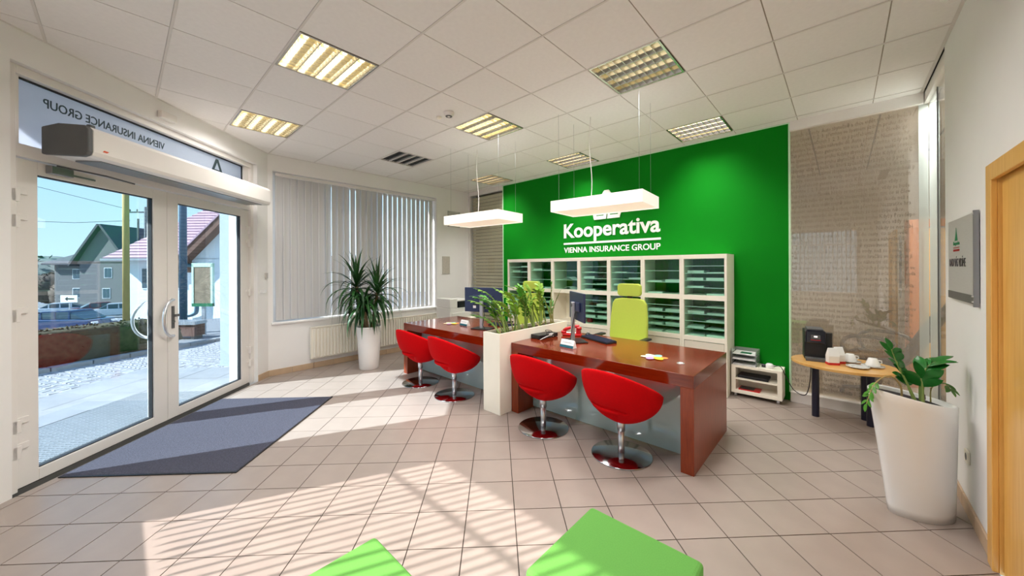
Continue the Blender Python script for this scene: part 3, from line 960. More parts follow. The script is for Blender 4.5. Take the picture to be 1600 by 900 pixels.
# ------------------------------------------------------------------ desks
M_desk = woodmat('red_brown_veneer', (98, 27, 4), (126, 43, 9), rough=0.17, axis=0, coat=0.25)
M_deskv = woodmat('red_brown_veneer_upright', (120, 40, 10), (148, 60, 19), rough=0.28, axis=2, scale=2.0, coat=0.1)
M_dglass = glassmat('frosted_teal_glass', (0.60, 0.78, 0.78), f0=0.14, film=0.80, filmcol=(0.72, 0.86, 0.88), rough=0.01)
def desk(x0, x1, y0, label):
    D = thing('desk', label, 'desk', (x0, y0, 0), 0, group='reception desks')
    W, dp, h_, t = x1 - x0, 1.005, .735, .095
    bx('top', 0, W, 0, dp, h_ - t, h_, M_desk, D, bev=0.0025)
    bx('side_panel', 0, t, 0, dp, 0, h_ - t, M_deskv, D, bev=0.0025)
    bx('side_panel', W - t, W, 0, dp, 0, h_ - t, M_deskv, D, bev=0.0025)
    bx('modesty_glass', t + .003, W - t - .003, .245, .255, .015, h_ - t - .03, M_dglass, D)
    for u in (.3, W / 2, W - .3):
        bx('glass_clamp', u - .03, u + .03, .235, .265, h_ - t - .045, h_ - t, M_chrome, D, bev=0.003)
    B().lathe([(.03, .0), (.032, .004), (.02, .005), (.018, .002)], 20, Matrix.Translation((W - .19, .315, h_))).obj('cable_grommet', M_chrome, D, smooth=True)
desk(-2.620, -0.805, 2.835, 'glossy red brown desk in front with right end panel showing')
desk(-4.765, -2.880, 2.825, 'glossy red brown desk behind the planter near the window')

# ------------------------------------------------------------------ white planter box between the desks
M_soil = pm('potting_soil', (70, 56, 36), 0.95, var=0.4, scale=40, bump=0.8, bscale=60)
pb = thing('planter_box', 'tall narrow cream planter box standing between the two desks', 'planter', (-2.876, 2.665, 0))
W_, D_, H_ = .25, 1.24, .848
b = B()
b.box(0, W_, 0, .018, 0, H_); b.box(0, W_, D_ - .018, D_, 0, H_)
b.box(0, .018, .018, D_ - .018, 0, H_); b.box(W_ - .018, W_, .018, D_ - .018, 0, H_)
b.obj('box', M_cream, pb, bev=0.002)
bx('soil', .018, W_ - .018, .018, D_ - .018, .70, .815, M_soil, pb)

# ------------------------------------------------------------------ red tub chairs
M_red = pm('red_upholstery', (200, 0, 8), 0.9, var=0.04, scale=60, spec=0.15)
def make_shell():
    n, m = 56, 26
    b = B(); vs = []; fs = []
    zb, h0, Tt, R = 0.275, 0.575, 0.165, 0.318
    def ring(fn):
        return [fn(2 * PI * i / n) for i in range(n)]
    rows = []
    for j in range(m + 1):                       # outer skin, bottom to rim
        t = j / m
        rr_ = R * math.sin(t * PI / 2) ** 0.85
        def fn(th, t=t, rr_=rr_):
            h = h0 - Tt * math.sin(th)           # back of the chair is at -y
            z = zb + (h - zb) * (1 - math.cos(t * PI / 2)) ** 0.92
            back = (th + PI / 2 + PI) % (2 * PI) - PI
            g = math.exp(-((back + .1) / 0.62) ** 4) * math.exp(-((t - 0.47) / (0.20 if t < .47 else .06)) ** 2)
            r2 = rr_ - 0.105 * g
            return (r2 * 1.02 * math.cos(th), r2 * 0.98 * math.sin(th), z + 0.006 * g)
        rows.append(ring(fn))
    def rim(dr, dz):
        return ring(lambda th: ((R + dr) * 1.02 * math.cos(th), (R + dr) * .98 * math.sin(th), h0 - Tt * math.sin(th) + dz))
    rows.append(rim(-.010, .008)); rows.append(rim(-.026, .006)); rows.append(rim(-.036, -.01))
    for j in range(1, 7):                        # inner skin down to the seat
        t = j / 6
        def fn(th, t=t):
            h = h0 - Tt * math.sin(th)
            r2 = (R - .036) - .055 * t
            z = h + (0.40 - h) * t
            return (r2 * 1.02 * math.cos(th), r2 * .98 * math.sin(th), z)
        rows.append(ring(fn))
    for r in rows:
        vs += r
    for j in range(len(rows) - 1):
        for i in range(n):
            fs.append((j * n + i, j * n + (i + 1) % n, (j + 1) * n + (i + 1) % n, (j + 1) * n + i))
    fs.append(tuple(range((len(rows) - 1) * n, len(rows) * n)))
    return b.add(vs, fs).mesh('shell')
shell_me = make_shell()
def tub_chair(x, y, rz, label):
    P = thing('tub_chair', label, 'chair', (x, y, 0), rz, group='red tub chairs at the desks')
    mobj('shell', shell_me, M_red, P, smooth=True)
    B().lathe([(.0, .395), (.20, .395), (.235, .41), (.24, .435), (.20, .452), (0, .458)], 36).obj('seat_cushion', M_red, P, smooth=True)
    B().cyl((0, 0, .012), (0, 0, .20), .026, n=24).obj('pole', M_chrome, P, smooth=True)
    B().cyl((0, 0, .20), (0, 0, .29), .032, .034, n=24).obj('gas_sleeve', M_chrome, P, smooth=True)
    B().lathe([(.0, 0), (.238, 0), (.242, .004), (.238, .009), (.06, .016), (.035, .02), (0, .02)], 56).obj('base_plate', pm('dark_mirror_chrome', (176, 178, 182), 0.13, metal=1.0, var=0.01), P, smooth=True)
tub_chair(-2.125, 2.749, math.radians(0), 'red tub chair at the front desk, next to the planter box')
tub_chair(-1.344, 2.780, math.radians(-4), 'largest red tub chair, at the right of the front desk')
tub_chair(-4.193, 2.735, math.radians(0), 'farthest red tub chair, at the window end of the rear desk')
tub_chair(-3.467, 2.735, math.radians(-3), 'red tub chair at the rear desk, left of the planter box')

# ------------------------------------------------------------------ wall of glazed cabinets
M_cabglass = glassmat('cabinet_glass', (0.82, 0.975, 0.91), f0=0.022)
M_shelfg = glassmat('glass_shelf', (0.90, 0.985, 0.94), f0=0.02, film=0.03, filmcol=(.85, .92, .88))
M_shelfe = pm('white_shelf_edge', (236, 244, 238), 0.4, var=0.02)
M_draw = pm('cream_drawer_front', (238, 230, 214), 0.4, var=0.01)
X0, PIT, YFR, ZT = -4.527, 0.5039, 4.811, 1.690
ORD = ['first', 'second', 'third', 'fourth', 'fifth', 'sixth', 'seventh']
M_paper = pm('white_paper', (240, 240, 238), 0.8, var=0.02, rnd=0.03)
prng = random.Random(5)
for k in range(7):
    nm = ' from the left, glazed above'
    U = thing('cabinet', 'cream cabinet with glass fronts on the green wall, ' + ORD[k] + ' from the left', 'cabinet', (X0 + k * PIT, YFR, 0), 0, group='cream glass fronted cabinets')
    w, dp, s2 = PIT - .001, YB - YFR - .004, .026
    bx('side_panel', 0, s2, 0, dp, 0, ZT, M_cream, U, bev=0.001)
    bx('side_panel', w - s2, w, 0, dp, 0, ZT, M_cream, U, bev=0.001)
    bx('top_panel', s2, w - s2, 0, dp, ZT - .052, ZT, M_cream, U)
    bx('middle_rail', s2, w - s2, 0, dp, 1.130, 1.188, M_cream, U)
    bx('lower_rail', s2, w - s2, 0, dp, .625, .680, M_cream, U)
    bx('plinth', s2, w - s2, .03, dp, 0, .07, M_cream, U)
    bx('drawer_front', s2 + .004, w - s2 - .004, .004, .022, .35, .617, M_draw, U, bev=0.002)
    bx('drawer_front', s2 + .004, w - s2 - .004, .004, .022, .075, .344, M_draw, U, bev=0.002)
    levels = [(1.188, ZT - .052, 4 if k in (0, 3, 4, 6) else 2)]
    if k != 2:
        levels.append((.680, 1.130, 4))
    else:
        bx('back_panel', s2, w - s2, dp - .02, dp, .68, 1.13, M_cream, U)
    for li_, (z0, z1, ns) in enumerate(levels):
        mid = w / 2
        bx('glass_front', s2, mid - .001, .030, .034, z0, z1, M_cabglass, U)
        bx('glass_front', mid + .001, w - s2, .036, .040, z0, z1, M_cabglass, U)
        for q in range(1, ns + 1):
            zz = z0 + (z1 - z0) * q / (ns + 1)
            sh_ = bx('shelf', s2, w - s2, .055, dp - .005, zz - .002, zz + .002, M_shelfg, U)
            bx('shelf_edge', s2, w - s2, .050, .055, zz - .0035, zz + .0035, M_shelfe, sh_)
        bx('partition', mid - .002, mid + .002, .055, dp - .005, z0, z1, M_cabglass, U)
        row = 'upper' if li_ == 0 else 'lower'
        for q in range(0, ns + 1):
            for side in (0, 1):
                if prng.random() < (0.42 if li_ == 0 else 0.62) and not (k == 2 and li_ == 0) and not (k == 3 and li_ == 1 and q == 0):
                    zz = z0 + (z1 - z0) * q / (ns + 1) + .0035
                    if q == 0: zz = z0 + .0005
                    hh = prng.choice((.006, .010, .016, .030))
                    xa = X0 + k * PIT + (s2 + .015 if side == 0 else mid + .012)
                    st = bx('paper_stack', 0, .19, 0, .24, 0, hh, M_paper, None, loc=(xa, YFR + .07 + prng.uniform(0, .04), zz), rz=prng.uniform(-.05, .02))
                    lv = ['bottom', 'second', 'third', 'fourth', 'top'][q]
                    tag(st, 'white leaflets in ' + row + ' glass case of ' + ORD[k] + ' cabinet, ' + lv + ' level ' + ('left' if side == 0 else 'right'), 'paper', 'leaflet stacks behind the cabinet glass')
# curved loose leaflets in the third cabinet
for q, zz in enumerate((1.188 + .0006, 1.188 + .4503 / 3 + .0036)):
    b = B(); n = 16; vs = []; fs = []
    for i in range(n + 1):
        u = -1 + 2 * i / n
        hgt = 0.042 * math.exp(-(u * 3) ** 2)
        for yy in (0, .2):
            for tt in (0, .002):
                vs.append((u * .19, yy, hgt + tt))
    for i in range(n):
        a = 4 * i
        fs += [(a, a + 4, a + 6, a + 2), (a + 1, a + 3, a + 7, a + 5), (a, a + 1, a + 5, a + 4), (a + 2, a + 6, a + 7, a + 3)]
    o = b.add(vs, fs).obj('arched_leaflet', M_paper, None, loc=(X0 + 2 * PIT + PIT / 2, YFR + .07, zz))
    tag(o, 'arched white leaflet in the third cabinet, ' + ('bottom' if q == 0 else 'middle') + ' level', 'paper', 'leaflet stacks behind the cabinet glass')
o = thing('red_parcel', 'small round red box behind the lower glass of the fourth cabinet', 'box', (X0 + 3 * PIT + .10, YFR + .16, .6805))
o.scale = (.75, .75, .75)
B().lathe([(0, 0), (.05, 0), (.06, .02), (.06, .06), (.045, .085), (0, .09)], 20).obj('body', pm('deep_red', (150, 14, 22), 0.5), o, smooth=True)
B().lathe([(0, .09), (.02, .09), (.018, .10), (0, .102)], 12).obj('lid_knob', pm('deep_red', (150, 14, 22), 0.5), o, smooth=True)

# ------------------------------------------------------------------ lime office chairs
M_limec = pm('lime_mesh_fabric', (190, 208, 84), 0.85, var=0.04, scale=150, bump=0.12, bscale=400)
def rbox(w, h, t, r, name, mat, parent, top_r=None):
    """rounded upright pad, width w, height h, thickness t in local x z y"""
    poly = []
    for cx, cz, a0 in ((w / 2 - r, r, -90), (w / 2 - r, h - r, 0), (-w / 2 + r, h - r, 90), (-w / 2 + r, r, 180)):
        for k in range(6):
            a = math.radians(a0 + 18 * k)
            poly.append((cx + r * math.cos(a), cz + r * math.sin(a)))
    M = Matrix(((1, 0, 0, 0), (0, 0, -1, t / 2), (0, 1, 0, 0), (0, 0, 0, 1)))
    return B().prism(poly, 0, t, M).obj(name, mat, parent, bev=0.012, seg=3)
def office_chair(x, y, rz, label):
    P = thing('office_chair', label, 'office chair', (x, y, 0), rz, group='lime green office chairs')
    # front of the chair looks to -y (towards the desk)
    poly = [(-.235, .0), (.235, .0), (.25, .12), (.245, .34), (.225, .53), (.19, .585), (.10, .60), (-.10, .60), (-.19, .585), (-.225, .53), (-.245, .34), (-.25, .12)]
    M = Matrix(((1, 0, 0, 0), (0, 0.10, -1, .24), (0, 1, 0, .54), (0, 0, 0, 1)))
    B().prism(poly, 0, .05, M).obj('backrest', M_limec, P, bev=0.016, seg=3)
    hd = rbox(.31, .16, .06, .045, 'headrest', M_limec, P); hd.location = (0, .27, 1.165)
    bx('headrest_post', -.03, .03, .27, .29, 1.08, 1.22, M_black, P)
    bx('seat', -.25, .25, -.26, .22, .43, .51, M_limec, P, bev=0.03, seg=3)
    bx('back_stem', -.04, .04, .245, .33, .40, .70, M_black, P, bev=0.01)
    bx('seat_bracket', -.06, .06, -.05, .30, .38, .43, M_black, P, bev=0.01)
    for s_ in (-1, 1):
        B().tube([(s_ * .26, .08, .42), (s_ * .30, .08, .46), (s_ * .30, .08, .66)], .016).obj('arm_post', M_black, P, smooth=True)
        bx('armrest', s_ * .30 - .04, s_ * .30 + .04, -.12, .14, .66, .685, M_black, P, bev=0.01)
    B().cyl((0, 0, .10), (0, 0, .43), .03).obj('gas_column', M_chrome, P)
    for k in range(5):
        a = 2 * PI * k / 5 + .3
        ex_, ey_ = .29 * math.cos(a), .29 * math.sin(a)
        lg_ = B().tube([(0, 0, .12), (ex_, ey_, .075)], [.03, .018]).obj('leg', M_black, P)
        B().cyl((ex_ - .012 * math.sin(a), ey_ + .012 * math.cos(a), .032), (ex_ + .012 * math.sin(a), ey_ - .012 * math.cos(a), .032), .0315, n=14).obj('caster', M_black, lg_)
office_chair(-2.02, 4.16, math.radians(0), 'lime green office chair with headrest behind the front desk')
office_chair(-3.62, 4.12, math.radians(0), 'lime green office chair half hidden by the planter plants')

# ------------------------------------------------------------------ things on the desks
DT = 0.7355
M_screen = pm('dark_screen', (16, 20, 44), 0.12, var=0.05)
M_mback = pm('monitor_back', (34, 44, 78), 0.35, var=0.06, scale=2)
M_silver = pm('silver_plastic', (176, 178, 182), 0.35, metal=0.5, var=0.02)
def monitor(x, y, rz, label, w, h_, zlow, stickers=False):
    """screen looks to local +y, stand and rear to -y"""
    P = thing('monitor', label, 'monitor', (x, y, DT), rz, group='desk monitors')
    z0 = zlow - DT
    body = bx('housing', -w / 2, w / 2, 0, .022, z0, z0 + h_, M_mback, P, bev=0.004)
    bx('screen', -w / 2 + .008, w / 2 - .008, .0222, .0235, z0 + .014, z0 + h_ - .008, M_screen, P)
    bx('rear_bulge', -.15, .15, -.018, 0, z0 + .10, z0 + h_ - .10, M_mback, P, bev=0.008)
    bx('stand_arm', -.022, .022, -.055, -.020, .012, z0 + h_ * .66, M_silver, P, bev=0.005)
    B().lathe([(.014, 0), (.026, 0), (.026, .006), (.014, .006)], 18, Matrix.Translation((0, -.052, z0 + h_ * .56)) @ Matrix.Rotation(PI / 2, 4, 'X')).obj('maker_mark', M_dgrey, P)
    B().prism([(-.13, -.10), (.13, -.10), (.13, .09), (-.13, .09)], 0, .012).obj('foot', M_black, P, bev=0.004)
    B().tube([(.02, -.02, z0 + .08), (.05, -.05, z0 - .02), (.03, -.07, .06), (.09, -.10, .01), (.22, -.08, .006)], .0045, 6).obj('cable', M_black, P, smooth=True)
    if stickers:
        bx('sticker', .10, .145, -.001, 0, z0 + .05, z0 + .085, M_paper, P)
        bx('sticker', -.15, -.105, -.001, 0, z0 + .05, z0 + .085, M_paper, P)
    return P
monitor(-2.14, 3.36, math.radians(-40), 'thin dark monitor seen from its edge on the front desk', .50, .30, .965)
monitor(-3.50, 3.24, math.radians(18), 'dark blue backed monitor with silver stand on the rear desk', .56, .325, .952, True)
M_key = pm('dark_blue_keys', (26, 30, 62), 0.5)
def keyboard(x, y, rz, label):
    P = thing('keyboard', label, 'keyboard', (x, y, DT), rz)
    B().add([(-.22, -.07, 0), (.22, -.07, 0), (.22, .07, 0), (-.22, .07, 0), (-.22, -.07, .012), (.22, -.07, .012), (.22, .07, .024), (-.22, .07, .024)],
            [(3, 2, 1, 0), (4, 5, 6, 7), (0, 1, 5, 4), (1, 2, 6, 5), (2, 3, 7, 6), (3, 0, 4, 7)]).obj('body', M_black, P, bev=0.003)
    km = B().box(-.0085, .0085, -.008, .008, 0, .006).mesh('key')
    for r in range(6):
        for c in range(20):
            mobj('key', km, M_key, P, loc=(-.205 + c * .0215, -.055 + r * .0215, .0135 + (r * .0215 + .012) * .0857))
keyboard(-1.985, 3.555, math.radians(-22), 'black keyboard with dark blue keys on the front desk')
keyboard(-3.45, 3.58, math.radians(8), 'black keyboard behind the silver stand on the rear desk')
ms = thing('computer_mouse', 'black mouse lying behind the keyboard on the front desk', 'mouse', (-2.22, 3.74, DT), .4)
b = B(); n = 14; m_ = 6; vs = []; fs = []
for j in range(m_ + 1):
    t = j / m_ * PI / 2
    for i in range(n):
        a = 2 * PI * i / n
        vs.append((.031 * math.cos(t) * math.cos(a), .055 * math.cos(t) * math.sin(a), .034 * math.sin(t)))
for j in range(m_):
    for i in range(n):
        fs.append((j * n + i, j * n + (i + 1) % n, (j + 1) * n + (i + 1) % n, (j + 1) * n + i))
b.add(vs, fs).obj('shell', M_black, ms, smooth=True)
B().cyl((-.004, .03, .029), (.004, .03, .029), .008, n=10).obj('wheel', M_paper, ms)
M_teal = pm('teal_card', (20, 92, 108), 0.5)
M_npink = pm('grey_ink', (150, 158, 168), 0.7)
def nameplate(x, y, rz, label, txt):
    P = thing('name_plate', label, 'name plate', (x, y, DT), rz, group='desk name plates')
    B().prism([(-.03, 0), (.03, 0), (.004, .075), (-.004, .075)], -.085, .085, Matrix(((0, 0, 1, 0), (1, 0, 0, 0), (0, 1, 0, 0), (0, 0, 0, 1)))).obj('holder', M_cglass if False else M_paper, P, bev=0.001)
    sl = math.atan2(.026, .075)
    bd = B().box(-.085, .085, 0, .026, 0, .001).obj('teal_band', M_teal, P)
    bd.location = (0, -.0312, .001); bd.rotation_euler = (PI / 2 - sl, 0, 0)
    t_ = mobj('wording', text_mesh(txt, width=.11, height=.012, extrude=.0004), M_npink, P)
    t_.location = (-.055, -.0312 + .045 * math.sin(sl), .045); t_.rotation_euler = (PI / 2 - sl, 0, 0)
nameplate(-2.035, 3.045, math.radians(-6), 'white name plate with teal band on the front desk', 'Kooperativa')
nameplate(-3.885, 3.255, math.radians(-5), 'white name plate with teal band on the rear desk', 'Kooperativa')
dk = thing('docking_box', 'flat black box with cables at the planter end of front desk', 'computer box', (-2.535, 3.31, DT), math.radians(83))
bx('case', -.15, .15, -.07, .07, 0.004, .045, M_black, dk, bev=0.004)
bx('foot', -.14, .14, -.06, .06, 0, .004, M_dgrey, dk)
for q in range(4):
    pts = []
    for k in range(15):
        t = k / 14
        pts.append((-.02 - .12 * t + .05 * math.sin(9 * t + q), -.075 - .07 * math.sin(PI * t) - .02 * q, .02 + .10 * math.sin(PI * t) * (1 - .18 * q) - .012 * t))
    B().tube(pts, .0035, 6).obj('cable', M_black if q != 2 else M_paper, dk, smooth=True)
M_redp = pm('red_plastic', (200, 20, 30), 0.35, coat=0.3)
ph = thing('handset', 'red telephone handset standing beside the front monitor', 'telephone', (-2.36, 3.60, DT), math.radians(20))
B().tube([(-.09, 0, .05), (-.06, 0, .075), (0, 0, .095), (.06, 0, .11), (.09, 0, .105)], [.022, .02, .016, .02, .024], 12).obj('grip', M_redp, ph, smooth=True)
B().lathe([(.0, 0), (.032, 0), (.03, .03), (.0, .035)], 16, Matrix.Translation((-.09, 0, .022))).obj('mouthpiece', M_redp, ph, smooth=True)
B().lathe([(.0, 0), (.034, 0), (.03, .03), (.0, .035)], 16, Matrix.Translation((.09, 0, .075))).obj('earpiece', M_redp, ph, smooth=True)
bx('cradle', -.10, .12, -.045, .045, 0, .024, M_redp, ph, bev=0.008)
bx('cradle_post', .06, .11, -.03, .03, .02, .076, M_redp, ph, bev=0.006)
def petals(x, y, label, cols, rz=0):
    P = thing('petal_leaflet', label, 'leaflet', (x, y, DT), rz)
    for k, c in enumerate(cols):
        a = 2 * PI * k / len(cols) + .4
        poly = []
        for i in range(20):
            t = 2 * PI * i / 20
            ex_, ey_ = .052 * math.cos(t), .036 * math.sin(t)
            poly.append((.062 * math.cos(a) + ex_ * math.cos(a) - ey_ * math.sin(a), .062 * math.sin(a) + ex_ * math.sin(a) + ey_ * math.cos(a)))
        B().prism(poly, .0005 + .0012 * k, .0016 + .0012 * k).obj('petal', pm('petal_%d' % k, c, 0.5, var=0.12, scale=14), P)
PET = [(240, 140, 60), (130, 205, 195), (222, 232, 190), (245, 220, 180), (176, 140, 186), (246, 206, 40)]
petals(-1.235, 3.205, 'flower shaped fan of pastel leaflets on the front desk', PET)
petals(-4.17, 3.24, 'flower shaped fan of leaflets on the rear desk', PET, .6)
gl = thing('spectacles', 'pair of thin spectacles lying at the window end of rear desk', 'spectacles', (-4.55, 3.36, DT), .5)
for sx in (-.034, .034):
    B().tube([(sx + .024 * math.cos(t * PI / 8), .0, .02 + .018 * math.sin(t * PI / 8)) for t in range(17)], .0016, 5).obj('lens_rim', M_steel, gl)
B().tube([(-.058, 0, .025), (-.06, .12, .004)], .0016, 5).obj('temple', M_steel, gl)
B().tube([(.058, 0, .025), (.06, .12, .004)], .0016, 5).obj('temple', M_steel, gl)
tag(bx('note_sheet', -.07, .07, -.05, .05, 0, .0012, M_paper, None, loc=(-2.47, 3.74, DT), rz=.3), 'small white note sheet behind the front monitor', 'paper')

# printer on a low cabinet in the far left corner
lc = thing('low_cabinet', 'low cream cabinet carrying the printer in the window corner', 'cabinet', (-5.72, 4.02, 0))
bx('body', 0, .50, 0, .62, .02, .60, M_cream, lc, bev=0.003)
bx('door', .50, .516, .01, .61, .04, .585, M_draw, lc, bev=0.002)
bx('plinth', .02, .48, .02, .60, 0, .02, M_dgrey, lc)
pr_ = thing('printer', 'white laser printer with dark output tray beside the window', 'printer', (-5.68, 4.06, .6005))
M_prn = pm('printer_white', (232, 230, 224), 0.45, var=0.01)
bx('body', 0, .42, 0, .50, 0, .20, M_prn, pr_, bev=0.01)
bx('tower', 0, .42, 0, .17, .20, .37, M_prn, pr_, bev=0.01)
bx('scanner_lid', .0, .40, .18, .50, .315, .345, M_prn, pr_, bev=0.008)
bx('output_bay', .06, .415, .19, .48, .20, .31, M_black, pr_)
bx('paper_drawer', .42, .43, .04, .46, .03, .11, M_prn, pr_, bev=0.004)
bx('control_panel', .40, .425, .20, .34, .21, .24, M_black, pr_)

# ------------------------------------------------------------------ rolling cart beside the cabinets
ct = thing('rolling_cart', 'small cream rolling cart with two open shelves by green wall', 'cart', (-.985, 4.935, 0))
bx('top', 0, .49, 0, .26, .345, .375, M_cream, ct, bev=0.002)
bx('bottom', 0, .49, 0, .26, .045, .085, M_cream, ct, bev=0.002)
bx('side_panel', 0, .045, 0, .26, .085, .345, M_cream, ct, bev=0.002)
bx('side_panel', .445, .49, 0, .26, .085, .345, M_cream, ct, bev=0.002)
bx('shelf', .045, .445, .01, .25, .205, .225, M_cream, ct)
bx('back_panel', .045, .445, .245, .26, .085, .345, M_cream, ct)
for sx in (.04, .45):
    for sy in (.04, .22):
        B().cyl((sx - .012, sy, .022), (sx + .012, sy, .022), .0215, n=14).obj('caster', M_chrome, ct)
        bx('caster_fork', sx - .016, sx + .016, sy - .01, sy + .01, .03, .046, M_dgrey, ct)
tag(bx('laptop', 0, .30, 0, .20, 0, .028, M_black, None, bev=0.004, loc=(-.925, 4.955, .2255)), 'closed black laptop on the upper shelf of the cart', 'laptop')
bk = thing('red_booklet', 'red and black booklet on the lower shelf of the cart', 'book', (-.915, 4.95, .0855))
bx('cover', 0, .21, 0, .15, 0, .012, M_redp, bk)
bx('cover_panel', .01, .15, .01, .14, .012, .0128, M_black, bk)
# letter trays
M_clear = glassmat('clear_tray', (.88, .89, .90), f0=.06, film=.35, filmcol=(.85, .85, .86))
ty = thing('letter_tray', 'stack of three clear letter trays with papers on the cart', 'letter tray', (-.985, 4.945, .3755))
for q in range(3):
    z0 = .062 * q
    b = B()
    b.box(0, .25, 0, .235, z0, z0 + .004); b.box(0, .004, 0, .235, z0, z0 + .05); b.box(.246, .25, 0, .235, z0, z0 + .05); b.box(0, .25, .231, .235, z0, z0 + .05)
    b.obj('tray', M_clear, ty)
    bx('papers', .012, .238, .005, .225, z0 + .004, z0 + .010 + .008 * (q == 1), M_paper, ty)
bx('riser', 0, .006, .0, .008, 0, .18, M_silver, ty); bx('riser', .244, .25, 0, .008, 0, .18, M_silver, ty)
bx('green_print', .08, .19, .05, .15, .1341, .1345, pm('print_green', (20, 110, 70), 0.6), ty)
ad = thing('power_adapter', 'white round power adapter with black plug on the cart', 'adapter', (-.62, 5.02, .3755))
B().lathe([(0, 0), (.035, 0), (.04, .012), (.038, .04), (.026, .052), (0, .054)], 20).obj('body', M_white, ad, smooth=True)
B().cyl((-.075, .0, .022), (-.035, 0, .022), .018, n=12).obj('plug', M_black, ad)
def cable_pts(ps, n=10):
    out = []
    P_ = [Vector(p) for p in ps]
    P_ = [P_[0]] + P_ + [P_[-1]]
    for i in range(1, len(P_) - 2):
        for k in range(n):
            t = k / n
            a, b_, c, d_ = P_[i - 1], P_[i], P_[i + 1], P_[i + 2]
            out.append(0.5 * ((2 * b_) + (c - a) * t + (2 * a - 5 * b_ + 4 * c - d_) * t * t + (3 * b_ - a - 3 * c + d_) * t ** 3))
    out.append(P_[-2])
    return out
B().tube(cable_pts([(.03, 0, .02), (.10, .0, .035), (.15, -.02, -.06), (.22, 0, -.20), (.32, -.04, -.22), (.36, -.06, -.05), (.37, -.08, .20)]), .0045, 7).obj('cable', M_black, ad, smooth=True)

# ------------------------------------------------------------------ oval table with coffee things
M_tabw = woodmat('light_beech', (218, 160, 84), (238, 188, 112), rough=0.3, axis=0)
tb = thing('oval_table', 'oval beech coffee table with black legs before the glass', 'table', (-.005, 4.78, 0))
poly = [(.40 * math.cos(t * PI / 24), .345 * math.sin(t * PI / 24)) for t in range(48)]
B().prism(poly, .56, .585, Matrix.Rotation(math.radians(-6), 4, 'Z')).obj('top', M_tabw, tb, bev=0.004)
M_leg = pm('blue_black_leg', (26, 26, 48), 0.3, var=0.05)
for (lx, ly) in ((-.205, .05), (.20, .09), (.165, .25)):
    B().cyl((lx, ly, 0), (lx, ly, .56), .031, n=20).obj('leg', M_leg, tb, smooth=False)
TT = .5855
cm = thing('coffee_machine', 'black capsule coffee machine on the oval table', 'coffee machine', (-.215, 4.80, TT), math.radians(8))
cm.scale = (1.3, 1.3, 1.35)
bx('body', -.065, .065, -.02, .13, 0, .22, M_black, cm, bev=0.008)
bx('brew_head', -.062, .062, -.075, .0, .13, .225, pm('gloss_black', (18, 20, 34), 0.15), cm, bev=0.008)
bx('lever', -.05, .05, -.05, .09, .225, .238, M_dgrey, cm, bev=0.005)
bx('drip_tray', -.06, .06, -.085, -.015, 0, .022, M_dgrey, cm, bev=0.003)
bx('display', -.028, .028, -.0765, -.075, .165, .195, M_dgrey, cm)
bx('indicator', -.01, .01, -.0772, -.0765, .178, .188, emat('indicator_white', (255, 240, 240), 1.2), cm)
bx('red_stripe', -.03, .03, -.0772, -.075, .155, .159, M_redp, cm)
B().cyl((.075, .07, .05), (.075, .07, .20), .04, n=20).obj('water_tank', M_black, cm, smooth=False)
def sugar_bag(x, y, rz, label):
    P = thing('sugar_bag', label, 'bag', (x, y, TT), rz, group='sugar bags on the oval table')
    P.scale = (1.25, 1.25, 1.4)
    b = B()
    b.add([(-.035, -.022, .0), (.035, -.022, 0), (.035, .022, 0), (-.035, .022, 0), (-.036, -.024, .06), (.036, -.024, .06), (.036, .024, .06), (-.036, .024, .06), (-.032, -.003, .115), (.032, -.003, .115), (.032, .003, .115), (-.032, .003, .115)],
          [(3, 2, 1, 0), (0, 1, 5, 4), (1, 2, 6, 5), (2, 3, 7, 6), (3, 0, 4, 7), (4, 5, 9, 8), (5, 6, 10, 9), (6, 7, 11, 10), (7, 4, 8, 11), (8, 9, 10, 11)])
    b.obj('pack', M_paper, P, bev=0.003)
    bx('red_base', -.0362, .0362, -.0235, .0235, 0.0, .016, M_redp, P)
sugar_bag(-.075, 4.66, .5, 'white paper bag with red base beside the coffee machine, front one')
sugar_bag(-.035, 4.76, .7, 'white paper bag with red base beside the coffee machine, rear one')
M_china = pm('white_china', (244, 243, 240), 0.18, var=0.005, coat=0.4)
def cup(x, y, label, flip=True):
    S_ = thing('saucer', 'white saucer under the ' + label, 'saucer', (x, y, TT), 0, group='white saucers')
    B().lathe([(0, 0.001), (.03, .001), (.062, .010), (.064, .013), (.032, .006), (0, .006)], 28).obj('dish', M_china, S_, smooth=True)
    C_ = thing('coffee_cup', label, 'cup', (x, y, TT + .0135), 0.6, group='white cups')
    C_.scale = (1.3, 1.3, 1.3); S_.scale = (1.3, 1.3, 1.3)
    B().lathe([(0, .056), (.022, .056), (.026, .05), (.040, .012), (.041, .0), (.038, .0), (.034, .03), (.02, .05), (0, .05)], 28).obj('bowl', M_china, C_, smooth=True)
    B().tube([(.032, 0, .040), (.055, 0, .038), (.058, 0, .022), (.040, 0, .014)], .004, 8).obj('handle', M_china, C_, smooth=True)
cup(.05, 4.88, 'upturned white cup just right of the paper bags')
cup(.205, 4.78, 'larger upturned white cup near the right table end')
S_ = thing('saucer', 'empty white saucer lying in front on the oval table', 'saucer', (.10, 4.66, TT), 0, group='white saucers')
S_.scale = (1.3, 1.3, 1.3)
B().lathe([(0, 0.001), (.03, .001), (.062, .010), (.064, .013), (.032, .006), (0, .006)], 28).obj('dish', M_china, S_, smooth=True)
B().tube([(-.05, -.01, .015), (.0, 0, .012), (.05, .015, .016)], .003, 6).obj('spoon_rest', M_chrome, S_)

